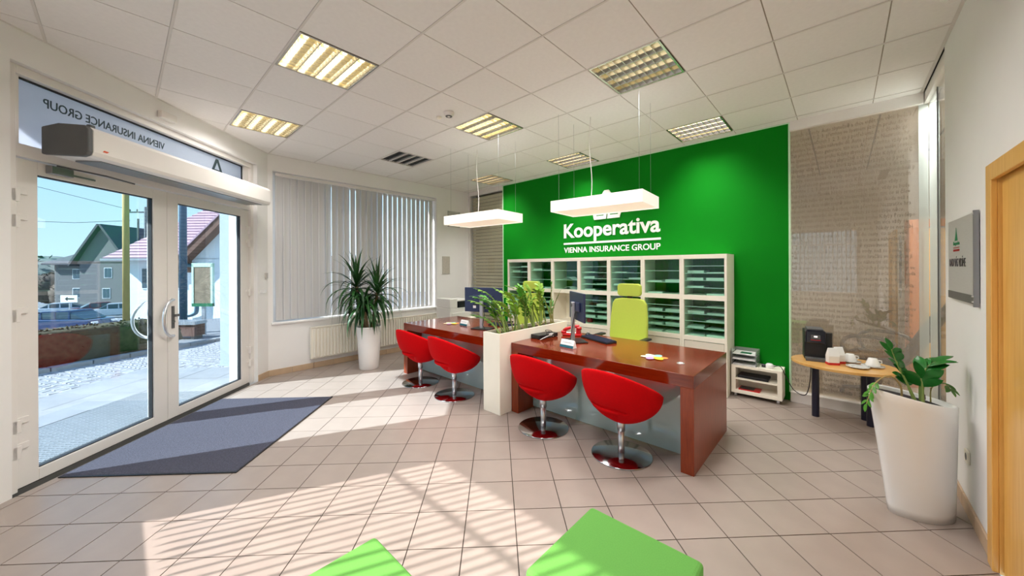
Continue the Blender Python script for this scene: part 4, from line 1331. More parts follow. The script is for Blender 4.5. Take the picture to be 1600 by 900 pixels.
# dark office chair in the meeting room
M_leath = pm('dark_red_leather', (30, 12, 12), 0.55, var=0.1, spec=.3)
oc = thing('executive_chair', 'dark leather armchair in the meeting room behind the glass', 'armchair', (.30, 5.95, 0), math.radians(-105))
bx('seat', -.26, .26, -.27, .24, .42, .52, M_leath, oc, bev=0.03, seg=3)
p = B().prism([(-.24, 0), (.24, 0), (.25, .35), (.18, .58), (-.18, .58), (-.25, .35)], 0, .09, Matrix(((1, 0, 0, 0), (0, .42, -.9, .27), (0, .9, .42, .48), (0, 0, 0, 1))))
p.obj('backrest', M_leath, oc, bev=0.025, seg=3)
hb = B().prism([(-.12, 0), (.12, 0), (.10, .14), (-.10, .14)], 0, .07, Matrix(((1, 0, 0, 0), (0, .42, -.9, .53), (0, .9, .42, 1.02), (0, 0, 0, 1))))
hb.obj('headrest', M_leath, oc, bev=0.02, seg=3)
for s_ in (-1, 1):
    B().tube(cable_pts([(s_ * .29, .20, .47), (s_ * .30, .22, .66), (s_ * .30, .08, .74), (s_ * .30, -.16, .73), (s_ * .30, -.24, .62), (s_ * .28, -.16, .47)], 6), .022, 10).obj('arm_loop', M_black, oc, smooth=True)
B().cyl((0, 0, .10), (0, 0, .42), .03).obj('gas_column', M_black, oc)
for k in range(5):
    a = 2 * PI * k / 5
    lg_ = B().tube([(0, 0, .13), (.31 * math.cos(a), .31 * math.sin(a), .075)], [.03, .02]).obj('leg', M_black, oc)
    B().cyl((.31 * math.cos(a), .31 * math.sin(a) - .015, .032), (.31 * math.cos(a), .31 * math.sin(a) + .015, .032), .0315, n=14).obj('caster', M_black, lg_)

# ------------------------------------------------------------------ plants
def leaf_mesh(name, L, W, n=6, fold=0.18, droop=0.12, thick=0.0012):
    """leaf along +x, upper side +z; two strips of quads with a folded midrib and thickness"""
    vs = []; fs = []
    for i in range(n + 1):
        t = i / n
        w = W / 2 * math.sin(PI * min(1, t * 0.97 + 0.03)) ** 0.75
        z = -droop * L * t * t
        x = L * t
        vs += [(x, -w, z + fold * w), (x, 0, z), (x, w, z + fold * w)]
    m = len(vs)
    vs += [(x, y, z - thick) for x, y, z in vs]
    for i in range(n):
        for k in (0, 1):
            a = 3 * i + k
            fs += [(a, a + 3, a + 4, a + 1), (m + a, m + a + 1, m + a + 4, m + a + 3)]
    return B().add(vs, fs).mesh(name)
def frame_from(p, d, nrm):
    d = d.normalized()
    y = nrm.cross(d)
    y = y.normalized() if y.length > 1e-5 else d.orthogonal().normalized()
    z = d.cross(y)
    return Matrix(((d.x, y.x, z.x, p.x), (d.y, y.y, z.y, p.y), (d.z, y.z, z.z, p.z), (0, 0, 0, 1)))
M_zz = [pm('zz_leaf_light', (150, 196, 70), 0.35, var=0.18, scale=20, rnd=0.12, trans=0.25), pm('zz_leaf_mid', (92, 158, 58), 0.3, var=0.2, scale=20, rnd=0.12, trans=0.2), pm('zz_leaf_dark', (40, 122, 46), 0.22, var=0.2, scale=20, rnd=0.1, trans=0.12)]
M_stem = pm('green_stem', (128, 150, 76), 0.5, var=0.1)
zl = [leaf_mesh('leaf', .075, .034), leaf_mesh('leaf', .058, .028)]
for i_, me_ in enumerate(zl):
    me_.materials.append(M_zz[0])
ZL = {}
for i_, mm in enumerate(M_zz):
    for j_, (L_, W_l) in enumerate(((.085, .040), (.052, .022), (.115, .058), (.072, .032))):
        me_ = leaf_mesh('leaf', L_, W_l, droop=0.1 + .05 * j_)
        me_.materials.append(mm)
        ZL[(i_, j_)] = me_
def frond(root, pts, r0, npair, kind, size, start=0.3, rng=random, spread=55, stem_mat=M_stem, tipleaf=True):
    cp = cable_pts(pts, 8)
    N = len(cp)
    st = B().tube(cp, [r0 * (1 - .65 * i / (N - 1)) for i in range(N)], 7).obj('stem', stem_mat, root, smooth=True)
    for k in range(npair):
        t = start + (1 - start) * (k + .3) / npair
        i = min(N - 2, int(t * (N - 1)))
        p = cp[i]; d = (cp[i + 1] - cp[i]).normalized()
        side = d.cross(Vector((0, 0, 1)))
        if side.length < .2:
            side = d.cross(Vector((.7, .7, 0)))
        side.normalize()
        for s_ in (-1, 1):
            a = math.radians(spread + rng.uniform(-14, 14)) * (1 - .35 * t)
            ld = d * math.cos(a) + side * (s_ * math.sin(a)) + Vector((0, 0, rng.uniform(-.05, .30)))
            nrm = side.cross(d)
            if nrm.z < 0: nrm = -nrm
            nrm = nrm + Vector((rng.uniform(-.3, .3), rng.uniform(-.3, .3), .25))
            o = mobj('leaf', ZL[(kind, size)], None, st, smooth=True)
            o.matrix_local = frame_from(p, ld, nrm) @ Matrix.Scale(rng.uniform(.85, 1.15), 4)
    if tipleaf:
        o = mobj('leaf', ZL[(kind, size)], None, st, smooth=True)
        o.matrix_local = frame_from(cp[-1], cp[-1] - cp[-2], Vector((0, 0, 1)))
    return st

rz_ = random.Random(21)
zp = thing('zz_plant', 'dense bright green fronded plant filling the planter box', 'plant', (-2.75, 2.665, .815))
for k in range(27):
    y0 = .12 + .80 * k / 26 + rz_.uniform(-.02, .02)
    x0 = rz_.uniform(-.07, .07)
    ax = rz_.uniform(-.30, .10)
    ay = rz_.uniform(-.34, .06)
    hh = rz_.uniform(.30, .50) * (0.85 if k < 4 else 1)
    if k == 0:
        ax, ay, hh = -.30, -.12, .20
    frond(zp, [(x0, y0, 0), (x0 + ax * .25, y0 + ay * .25, hh * .5), (x0 + ax * .6, y0 + ay * .6, hh * .85), (x0 + ax, y0 + ay, hh)], .009, 11, 0 if rz_.random() < .7 else 1, 3 if rz_.random() < .7 else 1, start=.28, rng=rz_, spread=66)
for k in range(6):
    y0 = .18 + .14 * k
    B().tube([(rz_.uniform(-.08, .08), y0, 0), (rz_.uniform(-.08, .08), y0 - .01, .06)], [.010, .006], 7).obj('cut_stem', pm('dry_stem', (196, 180, 120), 0.7), zp)
zq = thing('slender_plant', 'sparse upright brownish green plant at the rear planter end', 'plant', (-2.75, 3.72, .815))
for k, (ax, ay, hh) in enumerate(((.0, .02, .50), (-.10, -.02, .34), (.10, .05, .40), (-.03, .06, .28))):
    frond(zq, [(0.01 * k, .01 * k, 0), (ax * .3, ay * .3, hh * .5), (ax, ay, hh)], .010, 6, 1, 1, start=.45, rng=rz_, stem_mat=pm('brown_green_stem', (140, 132, 72), 0.6))

# tall white planter on the right
tp = thing('tall_planter', 'tall glossy white planter with slanted pointed rim by the right wall', 'planter', (0.335, 3.36, 0))
def oval(t, a, b_, tip):
    c, s_ = math.cos(t), math.sin(t)
    x = a * c
    w = b_ * s_
    if c < 0:
        w *= (1 - tip * c * c)
    return x, w
# long axis along the picture plane (local x = to the right)
rows = []
NP = 40
for j in range(15):
    t = j / 14
    a_ = .178 + .074 * t ** 1.1
    cxo = .018 - .060 * t ** 1.1
    b_ = .118 + .028 * t
    ring_ = []
    for i in range(NP):
        th = 2 * PI * i / NP
        x, y = oval(th, a_, b_, .25 + .25 * t)
        zt = .735 - .055 * ((x / .27) + 0.15) * 1.0 + .075 * y
        ring_.append((x + cxo, y, zt * t))
    rows.append(ring_)
inner = []
for sc, dz in ((.97, .004), (.93, -.004), (.80, -.09)):
    ring_ = []
    for (x, y, zt) in rows[14]:
        ring_.append(((x + .042) * sc - .042, y * sc, zt + dz if dz > -.05 else .655))
    inner.append(ring_)
vs = []; fs = []
for r in rows + inner:
    vs += r
for j in range(len(rows) + len(inner) - 1):
    for i in range(NP):
        fs.append((j * NP + i, j * NP + (i + 1) % NP, (j + 1) * NP + (i + 1) % NP, (j + 1) * NP + i))
fs.append(tuple(reversed(range(NP))))
rzp = math.atan2(R2.y, R2.x)
o = B().add(vs, fs).obj('pot', M_white, tp, smooth=True); o.rotation_euler = (0, 0, rzp)
top_ = [((x + .042) * .90 - .042, y * .90, zt - .022) for (x, y, zt) in rows[14]]
sv = [(x, y, .60) for x, y, z in [((x + .042) * .74 - .042, y * .74, 0) for (x, y, zt) in rows[14]]] + top_
o = B().add(sv, [tuple(reversed(range(NP))), tuple(range(NP, 2 * NP))] + [(i, (i + 1) % NP, NP + (i + 1) % NP, NP + i) for i in range(NP)]).obj('soil', pm('dark_soil', (40, 30, 32), 0.95, var=0.4, scale=50, bump=0.8), tp); o.rotation_euler = (0, 0, rzp)
tz = thing('zz_plant', 'glossy dark green potted plant growing in the tall white planter', 'plant', (0.335, 3.36, .685), rzp)
rz2 = random.Random(4)
frond(tz, [(.00, .0, 0), (-.02, .03, .10), (-.06, .05, .22), (-.10, .05, .32)], .008, 4, 2, 0, start=.5, rng=rz2, spread=70)
frond(tz, [(.03, -.01, 0), (.04, 0, .08), (.03, .0, .15)], .009, 2, 2, 2, start=.6, rng=rz2, spread=80)
frond(tz, [(.05, .02, 0), (.06, .03, .10), (.11, .04, .20), (.17, .04, .24)], .008, 3, 2, 2, start=.55, rng=rz2, spread=60)
frond(tz, [(-.09, .0, 0), (-.11, -.01, .11), (-.19, -.02, .17), (-.28, -.02, .12), (-.33, -.02, .0)], .006, 5, 1, 1, start=.72, rng=rz2, spread=60, stem_mat=pm('tan_stem', (170, 150, 96), 0.6))
frond(tz, [(.09, .0, 0), (.12, .02, .08), (.19, .02, .115), (.235, .015, .07)], .004, 3, 1, 1, start=.72, rng=rz2, spread=55, stem_mat=MATS['brown_green_stem'])
frond(tz, [(.01, .02, 0), (.0, .05, .09), (-.01, .08, .19)], .007, 3, 2, 0, start=.5, rng=rz2, spread=70)
frond(tz, [(.08, .03, 0), (.08, .03, .07), (.10, .03, .12)], .005, 2, 1, 1, start=.6, rng=rz2, stem_mat=MATS['brown_green_stem'])
B().lathe([(0, 0), (.012, .0), (.01, .03), (0, .035)], 10, Matrix.Translation((.10, .05, 0))).obj('bud', pm('dark_bud', (90, 30, 34), 0.5), tz)

# yucca by the window
yp = thing('tall_round_planter', 'tall round tapered white planter under the spiky palm', 'planter', (-5.395, 2.60, 0))
B().lathe([(0, 0), (.135, 0), (.143, .01), (.178, .635), (.180, .65), (.172, .652), (.166, .63), (.160, .58), (0, .58)], 40).obj('pot', pm('satin_white', (240, 236, 232), 0.35, var=0.01), yp, smooth=True)
B().lathe([(0, .56), (.155, .56), (.155, .60), (0, .605)], 24).obj('soil', M_soil, yp)
M_yuc = pm('yucca_leaf', (34, 78, 30), 0.42, var=0.3, scale=6, rnd=0.25, trans=0.12)
yu = thing('yucca_palm', 'spiky dark green yucca palm before the vertical blinds', 'plant', (-5.395, 2.60, .605))
def strap(elev, droop, L, W=.036, n=9):
    vs = []; fs = []
    a = elev; x = z = 0.0
    for i in range(n + 1):
        t = i / n
        w = W / 2 * (0.55 + .45 * math.sin(PI * min(1, t * 1.3))) * (1 - t ** 3) + .0006
        vs += [(x, -w, z + .25 * w), (x, 0, z), (x, w, z + .25 * w)]
        x += L / n * math.cos(a); z += L / n * math.sin(a)
        a = max(a - droop * (0.4 + 1.3 * t) / n * 1.6, -1.45)
    m = len(vs)
    vs += [(p[0], p[1], p[2] - .0012) for p in vs]
    for i in range(n):
        for k in (0, 1):
            q = 3 * i + k
            fs += [(q, q + 3, q + 4, q + 1), (m + q, m + q + 1, m + q + 4, m + q + 3)]
    me = B().add(vs, fs).mesh('leaf')
    me.materials.append(M_yuc)
    return me
YL = [strap(math.radians(82), .35, .46), strap(math.radians(68), .6, .50), strap(math.radians(48), .9, .52), strap(math.radians(30), 1.3, .54), strap(math.radians(12), 1.7, .54), strap(math.radians(-8), 1.5, .50), strap(math.radians(-30), 1.2, .46)]
ry = random.Random(9)
# local x axis of the picture (to the right) is R2
def yhead(off, zt, n, hs, k0=0.0):
    base = R2 * off[0] + F2 * off[1]
    B().tube([(base.x * .35, base.y * .35, -.02), (base.x * .8, base.y * .8, zt * .6), (base.x, base.y, zt)], [.028, .024, .022], 9).obj('trunk', pm('yucca_bark', (120, 100, 72), 0.9, var=0.3, scale=30, bump=0.5), yu)
    for k in range(n):
        f_ = k / n
        kind = min(6, int((k0 + (1 - k0) * f_ ** .8) * 7))
        o = mobj('leaf', YL[kind], None, yu, smooth=True)
        o.location = (base.x, base.y, zt + .04 - f_ * .16)
        o.rotation_euler = (0, 0, k * 2.4 + ry.uniform(-.3, .3))
        sc = hs * ry.uniform(.85, 1.12)
        o.scale = (sc, sc, sc)
yhead((-.19, .0), .66, 60, 1.20)
yhead((.13, .0), .56, 56, 1.15)
yhead((-.02, -.12), .42, 56, 1.15, .35)

# ------------------------------------------------------------------ outside: ground
def S(r, d, z=0.0):
    """street frame: r to the right, d straight ahead of the room's viewing side"""
    v = R2 * r + F2 * d
    return Vector((v.x, v.y, z))
RZS = math.atan2(R2.y, R2.x)
M_slab = pm('pale_concrete_slab', (150, 150, 152), 0.8, var=0.08, scale=4, rnd=0.05)
M_road = pm('grey_asphalt', (128, 130, 134), 0.9, var=0.1, scale=8)
gd = [(9.2, -.18), (13, -.75), (22, -2.3), (40, -3.45), (62, -5.3), (140, -7.5)]
b = B(); vs = []; fs = []
for d_, z_ in gd:
    for r_ in (-160, 10):
        vs.append(tuple(S(r_, d_, z_)))
for k in range(len(gd) - 1):
    fs.append((2 * k, 2 * k + 1, 2 * k + 3, 2 * k + 2))
struct(b.add(vs, fs).obj('ground_street', M_road), 'grey street falling away behind the hedge', 'ground')
b = B()
b.prism([(-6.9, -9), (-6.36, 1.3), (-6.36, 6), (-16, 6), (-16, -9)], -.40, -.16)
b.prism([(-16, -9), (6, -9), (6, -1.29), (-4.2, -1.29), (-6.6, 1.29), (-16, 1.29)], -.40, -.162)
struct(b.obj('ground_forecourt', M_road), 'ground before the entrance', 'ground')
# pale slabs of the apron: local frame of the entrance wall
ap = thing('entrance_apron', 'pale concrete slabs in front of the entrance doors', 'pavement', DWL, DWR, kind='structure')
def inr(u, y):
    p = Vector(DWL) + Vector((-c45, c45, 0)) * u + Vector((-c45, -c45, 0)) * y
    return p
for iu in range(-4, 6):
    for iy in range(0, 4):
        u0, y0 = iu * .60, .31 + iy * .55
        if iy < 2 and -1 <= iu <= 3:
            continue
        bx('slab', u0 + .003, u0 + .597, y0 + .003, y0 + .547, -.16, -.10 + random.uniform(-.003, .003), M_slab, ap, bev=0.004)
gr = thing('boot_grate', 'metal boot scraper grating set in front of the doors', 'grate', DWL, DWR)
bx('tray', -.59, 2.39, .32, 1.40, -.158, -.125, pm('grate_tray', (150, 152, 154), 0.6, metal=0.3), gr)
for k in range(84):
    bx('bar', -.58 + .0353 * k, -.555 + .0353 * k, .325, 1.395, -.125, -.098, pm('galvanised_bar', (150, 152, 154), 0.55, metal=0.2, var=0.05), gr)
for k in range(15):
    bx('cross_bar', -.585, 2.385, .33 + .074 * k, .342 + .074 * k, -.124, -.0975, MATS['galvanised_bar'], gr)
# cobbles between apron and kerb
M_cob = pm('granite_cobble', (168, 166, 168), 0.75, var=0.15, scale=20, rnd=0.18)
cb = thing('cobble_pavement', 'grey granite cobbles laid in arcs before the entrance', 'pavement', (0, 0, 0), 0, kind='structure')
com = B().add([(-.055, -.05, 0), (.055, -.05, 0), (.055, .05, 0), (-.055, .05, 0), (-.045, -.04, .03), (.045, -.04, .03), (.045, .04, .03), (-.045, .04, .03)],
              [(4, 5, 6, 7), (0, 1, 5, 4), (1, 2, 6, 5), (2, 3, 7, 6), (3, 0, 4, 7)]).mesh('cobble')
rc = random.Random(2)
K0, K1 = Vector((-8.75, -2.6, 0)), Vector((-10.95, 1.95, 0))       # kerb line
kd = (K1 - K0).normalized(); kn = Vector((kd.y, -kd.x, 0))
if kn.dot(Vector((1, .2, 0))) < 0: kn = -kn
stones = []
for iu in range(0, 46):
    for iy in range(0, 34):
        wob = .05 * math.sin(iu * .55)
        p = K0 + kd * (iu * .118) + kn * (.10 + iy * .108 + wob)
        lu = (p - Vector(DWL)).dot(Vector((-c45, -c45, 0)))
        uu_ = (p - Vector(DWL)).dot(Vector((-c45, c45, 0)))
        if lu < 2.53 and -2.4 < uu_ < 3.6 or p.x > -6.45:
            continue
        vis = p.dot(F2) > 0 and abs(p.dot(R2)) / max(.1, p.dot(F2)) < 1.33
        stones.append((0 if vis else 1, p.length, p))
stones.sort(key=lambda t: t[:2])
rs = B()
for k, (_, _, p) in enumerate(stones):
    rot = rc.uniform(-.25, .25) + math.atan2(kd.y, kd.x)
    if k < 300:
        o = mobj('cobble', com, M_cob, cb, loc=(p.x, p.y, -.160 + rc.uniform(-.004, .004)), rz=rot)
    else:
        Mx = Matrix.Translation((p.x, p.y, -.160)) @ Matrix.Rotation(rot, 4, 'Z')
        rs.add([v.co for v in com.vertices], [tuple(q.vertices) for q in com.polygons], Mx)
if rs.v:
    o = rs.obj('outlying_cobbles', M_cob, cb); o['kind'] = 'stuff'
kb = thing('kerb', 'row of grey kerb stones along the hedge', 'kerb', (0, 0, 0), 0, kind='structure')
Lk = (K1 - K0).length
for k in range(int(Lk / .5) + 1):
    p = K0 + kd * (k * .5 + .25)
    bx('kerb_stone', -.243, .243, -.07, .07, -.16, -.06, pm('kerb_granite', (150, 150, 150), 0.8, var=0.1, scale=12, rnd=0.08), kb, bev=0.01, loc=(p.x, p.y, 0), rz=math.atan2(kd.y, kd.x))

# ------------------------------------------------------------------ outside: things
def foliage(name, label, cat, loc, size, rz, mat, n=900, seed=0, leaf=.05, group=None, sphere=False):
    P = thing(name, label, cat, loc, rz, group)
    rg = random.Random(seed)
    core = B(); n1, n2 = 18, 9
    vs = []; fs = []
    for j in range(n2 + 1):
        for i in range(n1):
            th, ph_ = 2 * PI * i / n1, PI * j / n2
            e_ = .35 if not sphere else 1.0
            f3 = lambda c: math.copysign(abs(c) ** e_, c)
            q = Vector((f3(math.cos(th)) * math.sin(ph_) ** e_, f3(math.sin(th)) * math.sin(ph_) ** e_, f3(math.cos(ph_))))
            k_ = .86 + .14 * noise.noise(q * 2.3 + Vector((seed, 0, 0)))
            vs.append((q.x * size[0] / 2 * k_, q.y * size[1] / 2 * k_, size[2] / 2 + q.z * size[2] / 2 * k_))
    for j in range(n2):
        for i in range(n1):
            fs.append((j * n1 + i, (j + 1) * n1 + i, (j + 1) * n1 + (i + 1) % n1, j * n1 + (i + 1) % n1))
    core.add(vs, fs).obj('core', mat, P, smooth=True)
    lv = B()
    for _ in range(n):
        v0 = Vector(rg.choice(vs)); v1 = Vector(rg.choice(vs[:]))
        fidx = rg.choice(fs)
        a_, b_, c_ = rg.random(), rg.random(), 0
        p = Vector(vs[fidx[0]]).lerp(Vector(vs[fidx[1]]), a_).lerp(Vector(vs[fidx[3]]).lerp(Vector(vs[fidx[2]]), a_), b_)
        d_ = Vector((rg.uniform(-1, 1), rg.uniform(-1, 1), rg.uniform(-.4, 1))).normalized()
        Mx = frame_from(p, d_, Vector((rg.uniform(-1, 1), rg.uniform(-1, 1), 1)))
        lv.add([(0, 0, 0), (leaf * .5, -leaf * .3, 0), (leaf, 0, 0), (leaf * .5, leaf * .3, 0)], [(0, 1, 2, 3)], Mx)
    o = lv.obj('foliage', mat, P)
    o['kind'] = 'stuff'
    return P
M_hedge = pm('brown_green_hedge', (74, 70, 44), 0.9, var=0.4, scale=12, rnd=0.1)
foliage('hedge', 'low brown green hedge running behind the kerb stones', 'hedge', tuple(K0.lerp(K1, .42) - kn * .62 + Vector((0, 0, -.2))), (4.6, .75, .72), math.atan2(kd.y, kd.x), M_hedge, 2600, 1, .06)

M_render = pm('grey_render', (112, 112, 112), 0.9, var=0.05, scale=3)
M_whiteR = pm('white_render', (234, 238, 238), 0.85, var=0.03, scale=2)
M_roofd = pm('dark_roof_tiles', (72, 74, 82), 0.8, var=0.2, scale=30, stretch=(1, 1, 6))
M_roofp = pm('pink_grey_roof_tile', (178, 146, 158), 0.75, var=0.10, scale=20, rnd=0.06)
M_win = pm('far_window_glass', (70, 90, 100), 0.12, var=0.1)
def house_window(parent, x, z, w, h_, y):
    f = bx('window', x, x + w, y - .05, y, z, z + h_, M_whiteR, parent)
    B().box(x + .08, x + w / 2 - .03, y - .07, y - .045, z + .08, z + h_ - .08).box(x + w / 2 + .03, x + w - .08, y - .07, y - .045, z + .08, z + h_ - .08).obj('pane', M_win, f)
# grey house
gh = thing('grey_house', 'grey rendered house with dark hipped roof beyond the street', 'house', S(-71.0, 61, -5.6), RZS)
bx('wall', -6.5, 2.5, 0, 9, 0, 8.5, M_render, gh)
bx('gable_wing', -.8, 7.0, -1.2, 9, 0, 8.5, M_render, gh)
B().prism([(-1.3, 8.2), (7.5, 8.2), (4.6, 12.6), (3.1, 14.2), (2.0, 13.2)], -1.2, 9.2, Matrix(((1, 0, 0, 0), (0, 0, 1, 0), (0, 1, 0, 0), (0, 0, 0, 1)))).obj('gable', M_render, gh)
b = B()
for (p, q) in (((-1.8, 7.8), (3.1, 14.5)), ((3.1, 14.5), (8.0, 7.8))):
    d0 = Vector((q[0] - p[0], q[1] - p[1])).normalized(); n0 = Vector((-d0.y, d0.x)) * .35
    b.prism([p, q, (q[0] + n0.x, q[1] + n0.y), (p[0] + n0.x, p[1] + n0.y)], -1.9, 9.8, Matrix(((1, 0, 0, 0), (0, 0, 1, 0), (0, 1, 0, 0), (0, 0, 0, 1))))
b.obj('gable_roof', M_roofd, gh)
B().add([(-7.6, -.9, 8.3), (3, -.9, 8.3), (3, 10, 8.3), (-7.6, 10, 8.3), (-3.2, 4.5, 11.4), (3, 4.5, 11.9), (-7.6, -.9, 8.0), (3, -.9, 8.0), (3, 10, 8.0), (-7.6, 10, 8.0)],
        [(0, 1, 5, 4), (2, 3, 4, 5), (3, 0, 4), (6, 7, 1, 0), (7, 8, 2, 1), (9, 6, 0, 3), (8, 9, 3, 2), (9, 8, 7, 6), (1, 2, 5)]).obj('main_roof', M_roofd, gh)
bx('skylight', -1.9, -.8, .6, 1.6, 9.6, 9.9, M_win, gh)
for (x, z) in ((-3.4, 5.6), (-3.4, 2.4)):
    house_window(gh, x, z, 1.5, 1.7, 0)
for (x, z) in ((3.3, 5.8), (3.0, 2.4)):
    house_window(gh, x, z, 1.3, 1.7, -1.2)
# white house with pink roof
wh = thing('white_house', 'white house with pinkish tiled roof seen through the right door', 'house', S(-26.6, 25, -2.4), RZS)
bx('wall', 0, 5.9, 0, 6, 0, 4.75, M_whiteR, wh)
eave_z, ridge_z = 4.72, 9.4
rf = B().add([(-1.0, -.7, eave_z), (6.2, -.7, eave_z), (6.2, 6.7, eave_z), (-1.0, 6.7, eave_z), (4.6, 3.0, ridge_z), (6.2, 3.0, ridge_z), (-1.0, -.7, eave_z - .16), (6.2, -.7, eave_z - .16), (6.2, 6.7, eave_z - .16), (-1, 6.7, eave_z - .16)],
             [(0, 1, 5, 4), (2, 3, 4, 5), (3, 0, 4), (6, 7, 1, 0), (7, 8, 2, 1), (9, 6, 0, 3), (8, 9, 3, 2), (9, 8, 7, 6), (1, 2, 5)]).obj('roof', M_roofp, wh)
# tile courses on the street side slope
sl_v = Vector((0, 3.7, ridge_z - eave_z)); nC = 22
for k in range(nC):
    t = k / nC
    xl = -1.0 + 5.6 * t
    y0_, z0_ = -.7 + 3.7 * t, eave_z + (ridge_z - eave_z) * t
    y1_, z1_ = -.7 + 3.7 * (t + .9 / nC), eave_z + (ridge_z - eave_z) * (t + .9 / nC)
    B().add([(xl, y0_ - .05, z0_ + .06), (6.2, y0_ - .05, z0_ + .06), (6.2, y1_, z1_ + .02), (xl + .2, y1_, z1_ + .02), (xl, y0_ - .02, z0_ - .01), (6.2, y0_ - .02, z0_ - .01)],
            [(0, 1, 2, 3), (4, 5, 1, 0)]).obj('tile_course', M_roofp, rf)
bx('gutter', -1.05, 5.1, -.85, -.68, eave_z - .16, eave_z - .02, M_silver, wh)
for (x, z) in ((.9, 2.6), (3.2, 2.6)):
    house_window(wh, x, z, .85, 1.5, 0)
gw = thing('gabled_annex', 'white gabled annex with brown verge boards behind the granite column', 'house', S(-17.9, 21.5, -2.0), RZS)
bx('wall', -1.2, 5, 0, 4, 0, 4.2, M_whiteR, gw)
MXZ = Matrix(((1, 0, 0, 0), (0, 0, 1, 0), (0, 1, 0, 0), (0, 0, 0, 1)))
B().prism([(-1.2, 4.15), (5, 4.15), (1.9, 7.2)], 0, 4, MXZ).obj('gable', M_whiteR, gw)
M_brown = pm('brown_verge', (110, 76, 64), 0.8)
B().prism([(-1.9, 3.9), (1.9, 7.6), (1.9, 7.15), (-1.9, 3.35)], -.6, 4, MXZ).obj('verge_board', M_brown, gw)
B().prism([(-1.95, 4.0), (1.9, 7.75), (1.9, 7.62), (-1.9, 3.92)], -.65, 4.2, MXZ).obj('roof', M_roofp, gw)
B().prism([(5.7, 3.9), (1.9, 7.6), (1.9, 7.15), (5.7, 3.35)], -.6, 4, MXZ).obj('verge_board', M_brown, gw)
B().tube(cable_pts([(-1.35, -.2, 3.8), (-.9, -.2, 3.7), (-.75, -.2, 3.2), (-.75, -.2, 1.3), (-.95, -.2, .9), (-1.7, -.2, .75)], 8), .11, 10).obj('downpipe', pm('zinc_pipe', (96, 122, 134), 0.4, metal=0.4), gw, smooth=True)
# far trees and hill
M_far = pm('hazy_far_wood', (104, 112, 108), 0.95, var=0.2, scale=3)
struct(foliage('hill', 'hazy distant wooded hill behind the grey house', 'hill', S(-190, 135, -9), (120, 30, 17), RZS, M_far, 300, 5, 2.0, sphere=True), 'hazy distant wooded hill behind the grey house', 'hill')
M_tree = pm('bare_tree', (96, 84, 74), 0.95, var=0.3, scale=5)
for k, (r_, d_, sz, lb) in enumerate(((-96, 75, 7.5, 'bare brown tree left of the grey house'), (-86, 70, 6.0, 'bushy brown tree nearest the grey house'))):
    t_ = foliage('far_tree', lb, 'tree', S(r_, d_, -6.0), (6, 6, sz), 0, M_tree, 900, 30 + k, .35, sphere=True)
# posts
pw_ = thing('timber_post', 'tall yellowish timber post beyond the hedge', 'post', S(-14.95, 13.95, -1.0))
B().cyl((0, 0, 0), (0, 0, 7.5), .105, .095, n=14).obj('shaft', pm('sunlit_timber', (178, 150, 92), 0.8, var=0.12, scale=6, stretch=(4, 4, .4)), pw_, smooth=True)
B().cyl((0, 0, 7.5), (0, 0, 7.56), .115, .10, n=14).obj('cap', M_dgrey, pw_)
dp = thing('lamp_post', 'dark blue grey steel post seen through the right door', 'post', S(-8.72, 9.55, -.25))
B().cyl((0, 0, .3), (0, 0, 6.5), .085, .075, n=16).obj('shaft', pm('blue_grey_steel', (72, 96, 116), 0.4, metal=0.3), dp, smooth=True)
B().cyl((0, 0, 0), (0, 0, .3), .12, .10, n=16).obj('base', MATS['blue_grey_steel'], dp)
up_ = thing('utility_pole', 'dark utility pole with cross arm and insulators behind the roof', 'utility pole', S(-40.6, 40, -3.4), RZS)
B().cyl((0, 0, 0), (0, 0, 11.9), .21, .16, n=12).obj('shaft', pm('dark_pole', (70, 82, 88), 0.8), up_, smooth=True)
B().cyl((-.9, 0, 0), (-.9, 0, 10.6), .10, .09, n=10).obj('strut', MATS['dark_pole'], up_)
bx('cross_arm', -1.9, 1.2, -.06, .06, 11.25, 11.4, MATS['dark_pole'], up_)
for x in (-1.8, -1.0, .9):
    B().lathe([(.0, 0), (.06, .0), (.08, .12), (.05, .26), (0, .28)], 10, Matrix.Translation((x, 0, 11.4))).obj('insulator', M_dgrey, up_)
B().tube([(-1.8, 0, 10.4), (-8, 0, 10.2), (-14, 0, 10.45), (-30, 0, 11.4)], .03, 5).obj('wire', MATS['dark_pole'], up_)
B().tube([(-1.8, 0, 11.6), (-12, 0, 14.2), (-30, 0, 19)], .03, 5).obj('wire', MATS['dark_pole'], up_)
# display board and bench planter before the white house
db = thing('notice_board', 'glazed notice board with pale green frame on the street', 'notice board', S(-8.0, 9.3, -.2), RZS)
fr_m = pm('pale_green_frame', (206, 232, 212), 0.5)
bx('panel', -.22, .22, 0, .04, .86, 1.80, pm('brown_notice', (140, 122, 100), 0.8, var=0.25, scale=6), db)
b = B(); b.box(-.27, -.22, -.01, .06, .80, 1.88); b.box(.22, .27, -.01, .06, .80, 1.88); b.box(-.27, .27, -.01, .06, 1.80, 1.90); b.obj('frame', fr_m, db)
bx('lower_edge', -.27, .27, -.012, .06, .78, .86, pm('print_green', (20, 110, 70), 0.6), db)
bx('post', -.04, .04, .02, .07, 0, .80, M_silver, db)
pt = thing('street_trough', 'long wooden plant trough standing below the notice board', 'trough', S(-8.1, 8.85, -.22), RZS)
bx('rim', -.55, .45, -.18, .18, .42, .50, M_silver, pt)
bx('trough_body', -.52, .42, -.15, .15, .14, .42, M_brown, pt)
bx('foot', -.48, -.40, -.12, .12, 0, .14, M_dgrey, pt); bx('foot', .30, .38, -.12, .12, 0, .14, M_dgrey, pt)
gc = thing('granite_column', 'speckled pale granite column outside the right door', 'column', S(-4.93, 6.33, -.16), RZS)
M_gran = pm('speckled_granite', (186, 196, 202), 0.7, var=0.22, scale=70)
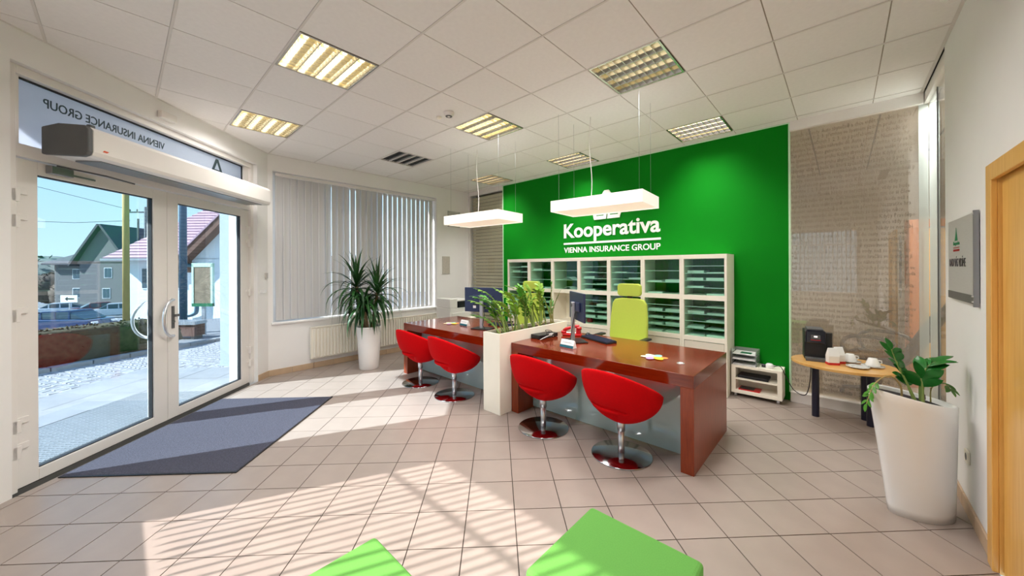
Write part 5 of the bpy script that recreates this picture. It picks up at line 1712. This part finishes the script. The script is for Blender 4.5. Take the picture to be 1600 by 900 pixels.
bx('shaft', -.115, .115, -.115, .115, .06, 4.0, M_gran, gc, bev=0.006)
bx('footing', -.13, .13, -.13, .13, 0, .06, M_gran, gc)
sb = thing('sign_panel', 'blank white hanging sign panel beyond the granite column', 'sign', S(-6.75, 9.0, -.2), RZS)
bx('panel', -.12, .35, 0, .03, .8, 3.1, M_whiteR, sb)
bx('post', .1, .14, .03, .07, 0, 3.1, M_silver, sb)
# direction sign and cars
ds = thing('direction_sign', 'small white direction sign with black arrow on a post', 'sign', S(-36.9, 30, -2.9), RZS)
bx('post', -.04, .04, 0, .06, 0, 2.0, M_silver, ds)
bx('plate', -.70, .70, -.03, 0, 1.75, 2.35, M_paper, ds)
b = B(); b.box(-.1, .45, -.035, -.03, 1.98, 2.10); b.prism([(-.1, 1.86), (-.1, 2.22), (-.34, 2.04)], -.035, -.03, MXZ)
b.obj('arrow', M_black, ds)
def car(label, loc, rz, col, mname):
    P = thing('parked_car', label, 'car', loc, rz, group='parked cars across the street')
    paint = pm(mname, col, 0.2, var=0.03, coat=0.6)
    prof = [(-2.1, .35), (-2.15, .70), (-2.0, .92), (-1.15, 1.0), (1.35, .98), (1.95, .90), (2.1, .65), (2.1, .35)]
    B().prism(prof, -.86, .86, MXZ).obj('body', paint, P, bev=0.06, seg=3)
    cab = [(-1.35, .98), (-.65, 1.42), (.75, 1.45), (1.65, .96)]
    B().prism(cab, -.70, .70, MXZ).obj('cabin', M_win, P, bev=0.05, seg=2)
    rf_ = [(-.72, 1.40), (-.62, 1.47), (.72, 1.50), (.84, 1.43)]
    B().prism(rf_, -.70, .70, MXZ).obj('roof', paint, P, bev=0.02)
    for xx in (-.68, .06, .82):
        B().prism([(xx - .05, 1.0), (xx + .05, 1.0), (xx + .03, 1.42), (xx - .03, 1.42)], -.715, .715, MXZ).obj('pillar', paint, P)
    for sx in (-1.3, 1.3):
        for sy in (-.80, .80):
            w_ = B().cyl((sx, sy - .1, .32), (sx, sy + .1, .32), .32, n=18).obj('wheel', M_black, P)
            B().cyl((sx, sy - .105, .32), (sx, sy + .105, .32), .19, n=12).obj('hub', M_silver, w_)
    for sy in (-.62, .62):
        bx('headlamp', 2.04, 2.14, sy - .18, sy + .18, .68, .82, M_paper, P, bev=0.02)
        bx('tail_lamp', -2.16, -2.05, sy - .18, sy + .18, .72, .88, M_redp, P, bev=0.02)
car('dark blue car just behind the hedge', S(-27.6, 22.3, -2.42), RZS + .12, (30, 62, 104), 'blue_car_paint')
car('white car parked farthest left across the street', S(-47.6, 38, -3.38), RZS + .7, (226, 230, 232), 'white_car_paint')
car('dark red car parked in the middle across the street', S(-44.2, 38.5, -3.40), RZS + .95, (110, 22, 44), 'dark_red_car_paint')
car('silver car parked beside the yellowish post across the street', S(-39.4, 36, -3.25), RZS + .8, (196, 204, 208), 'silver_car_paint')
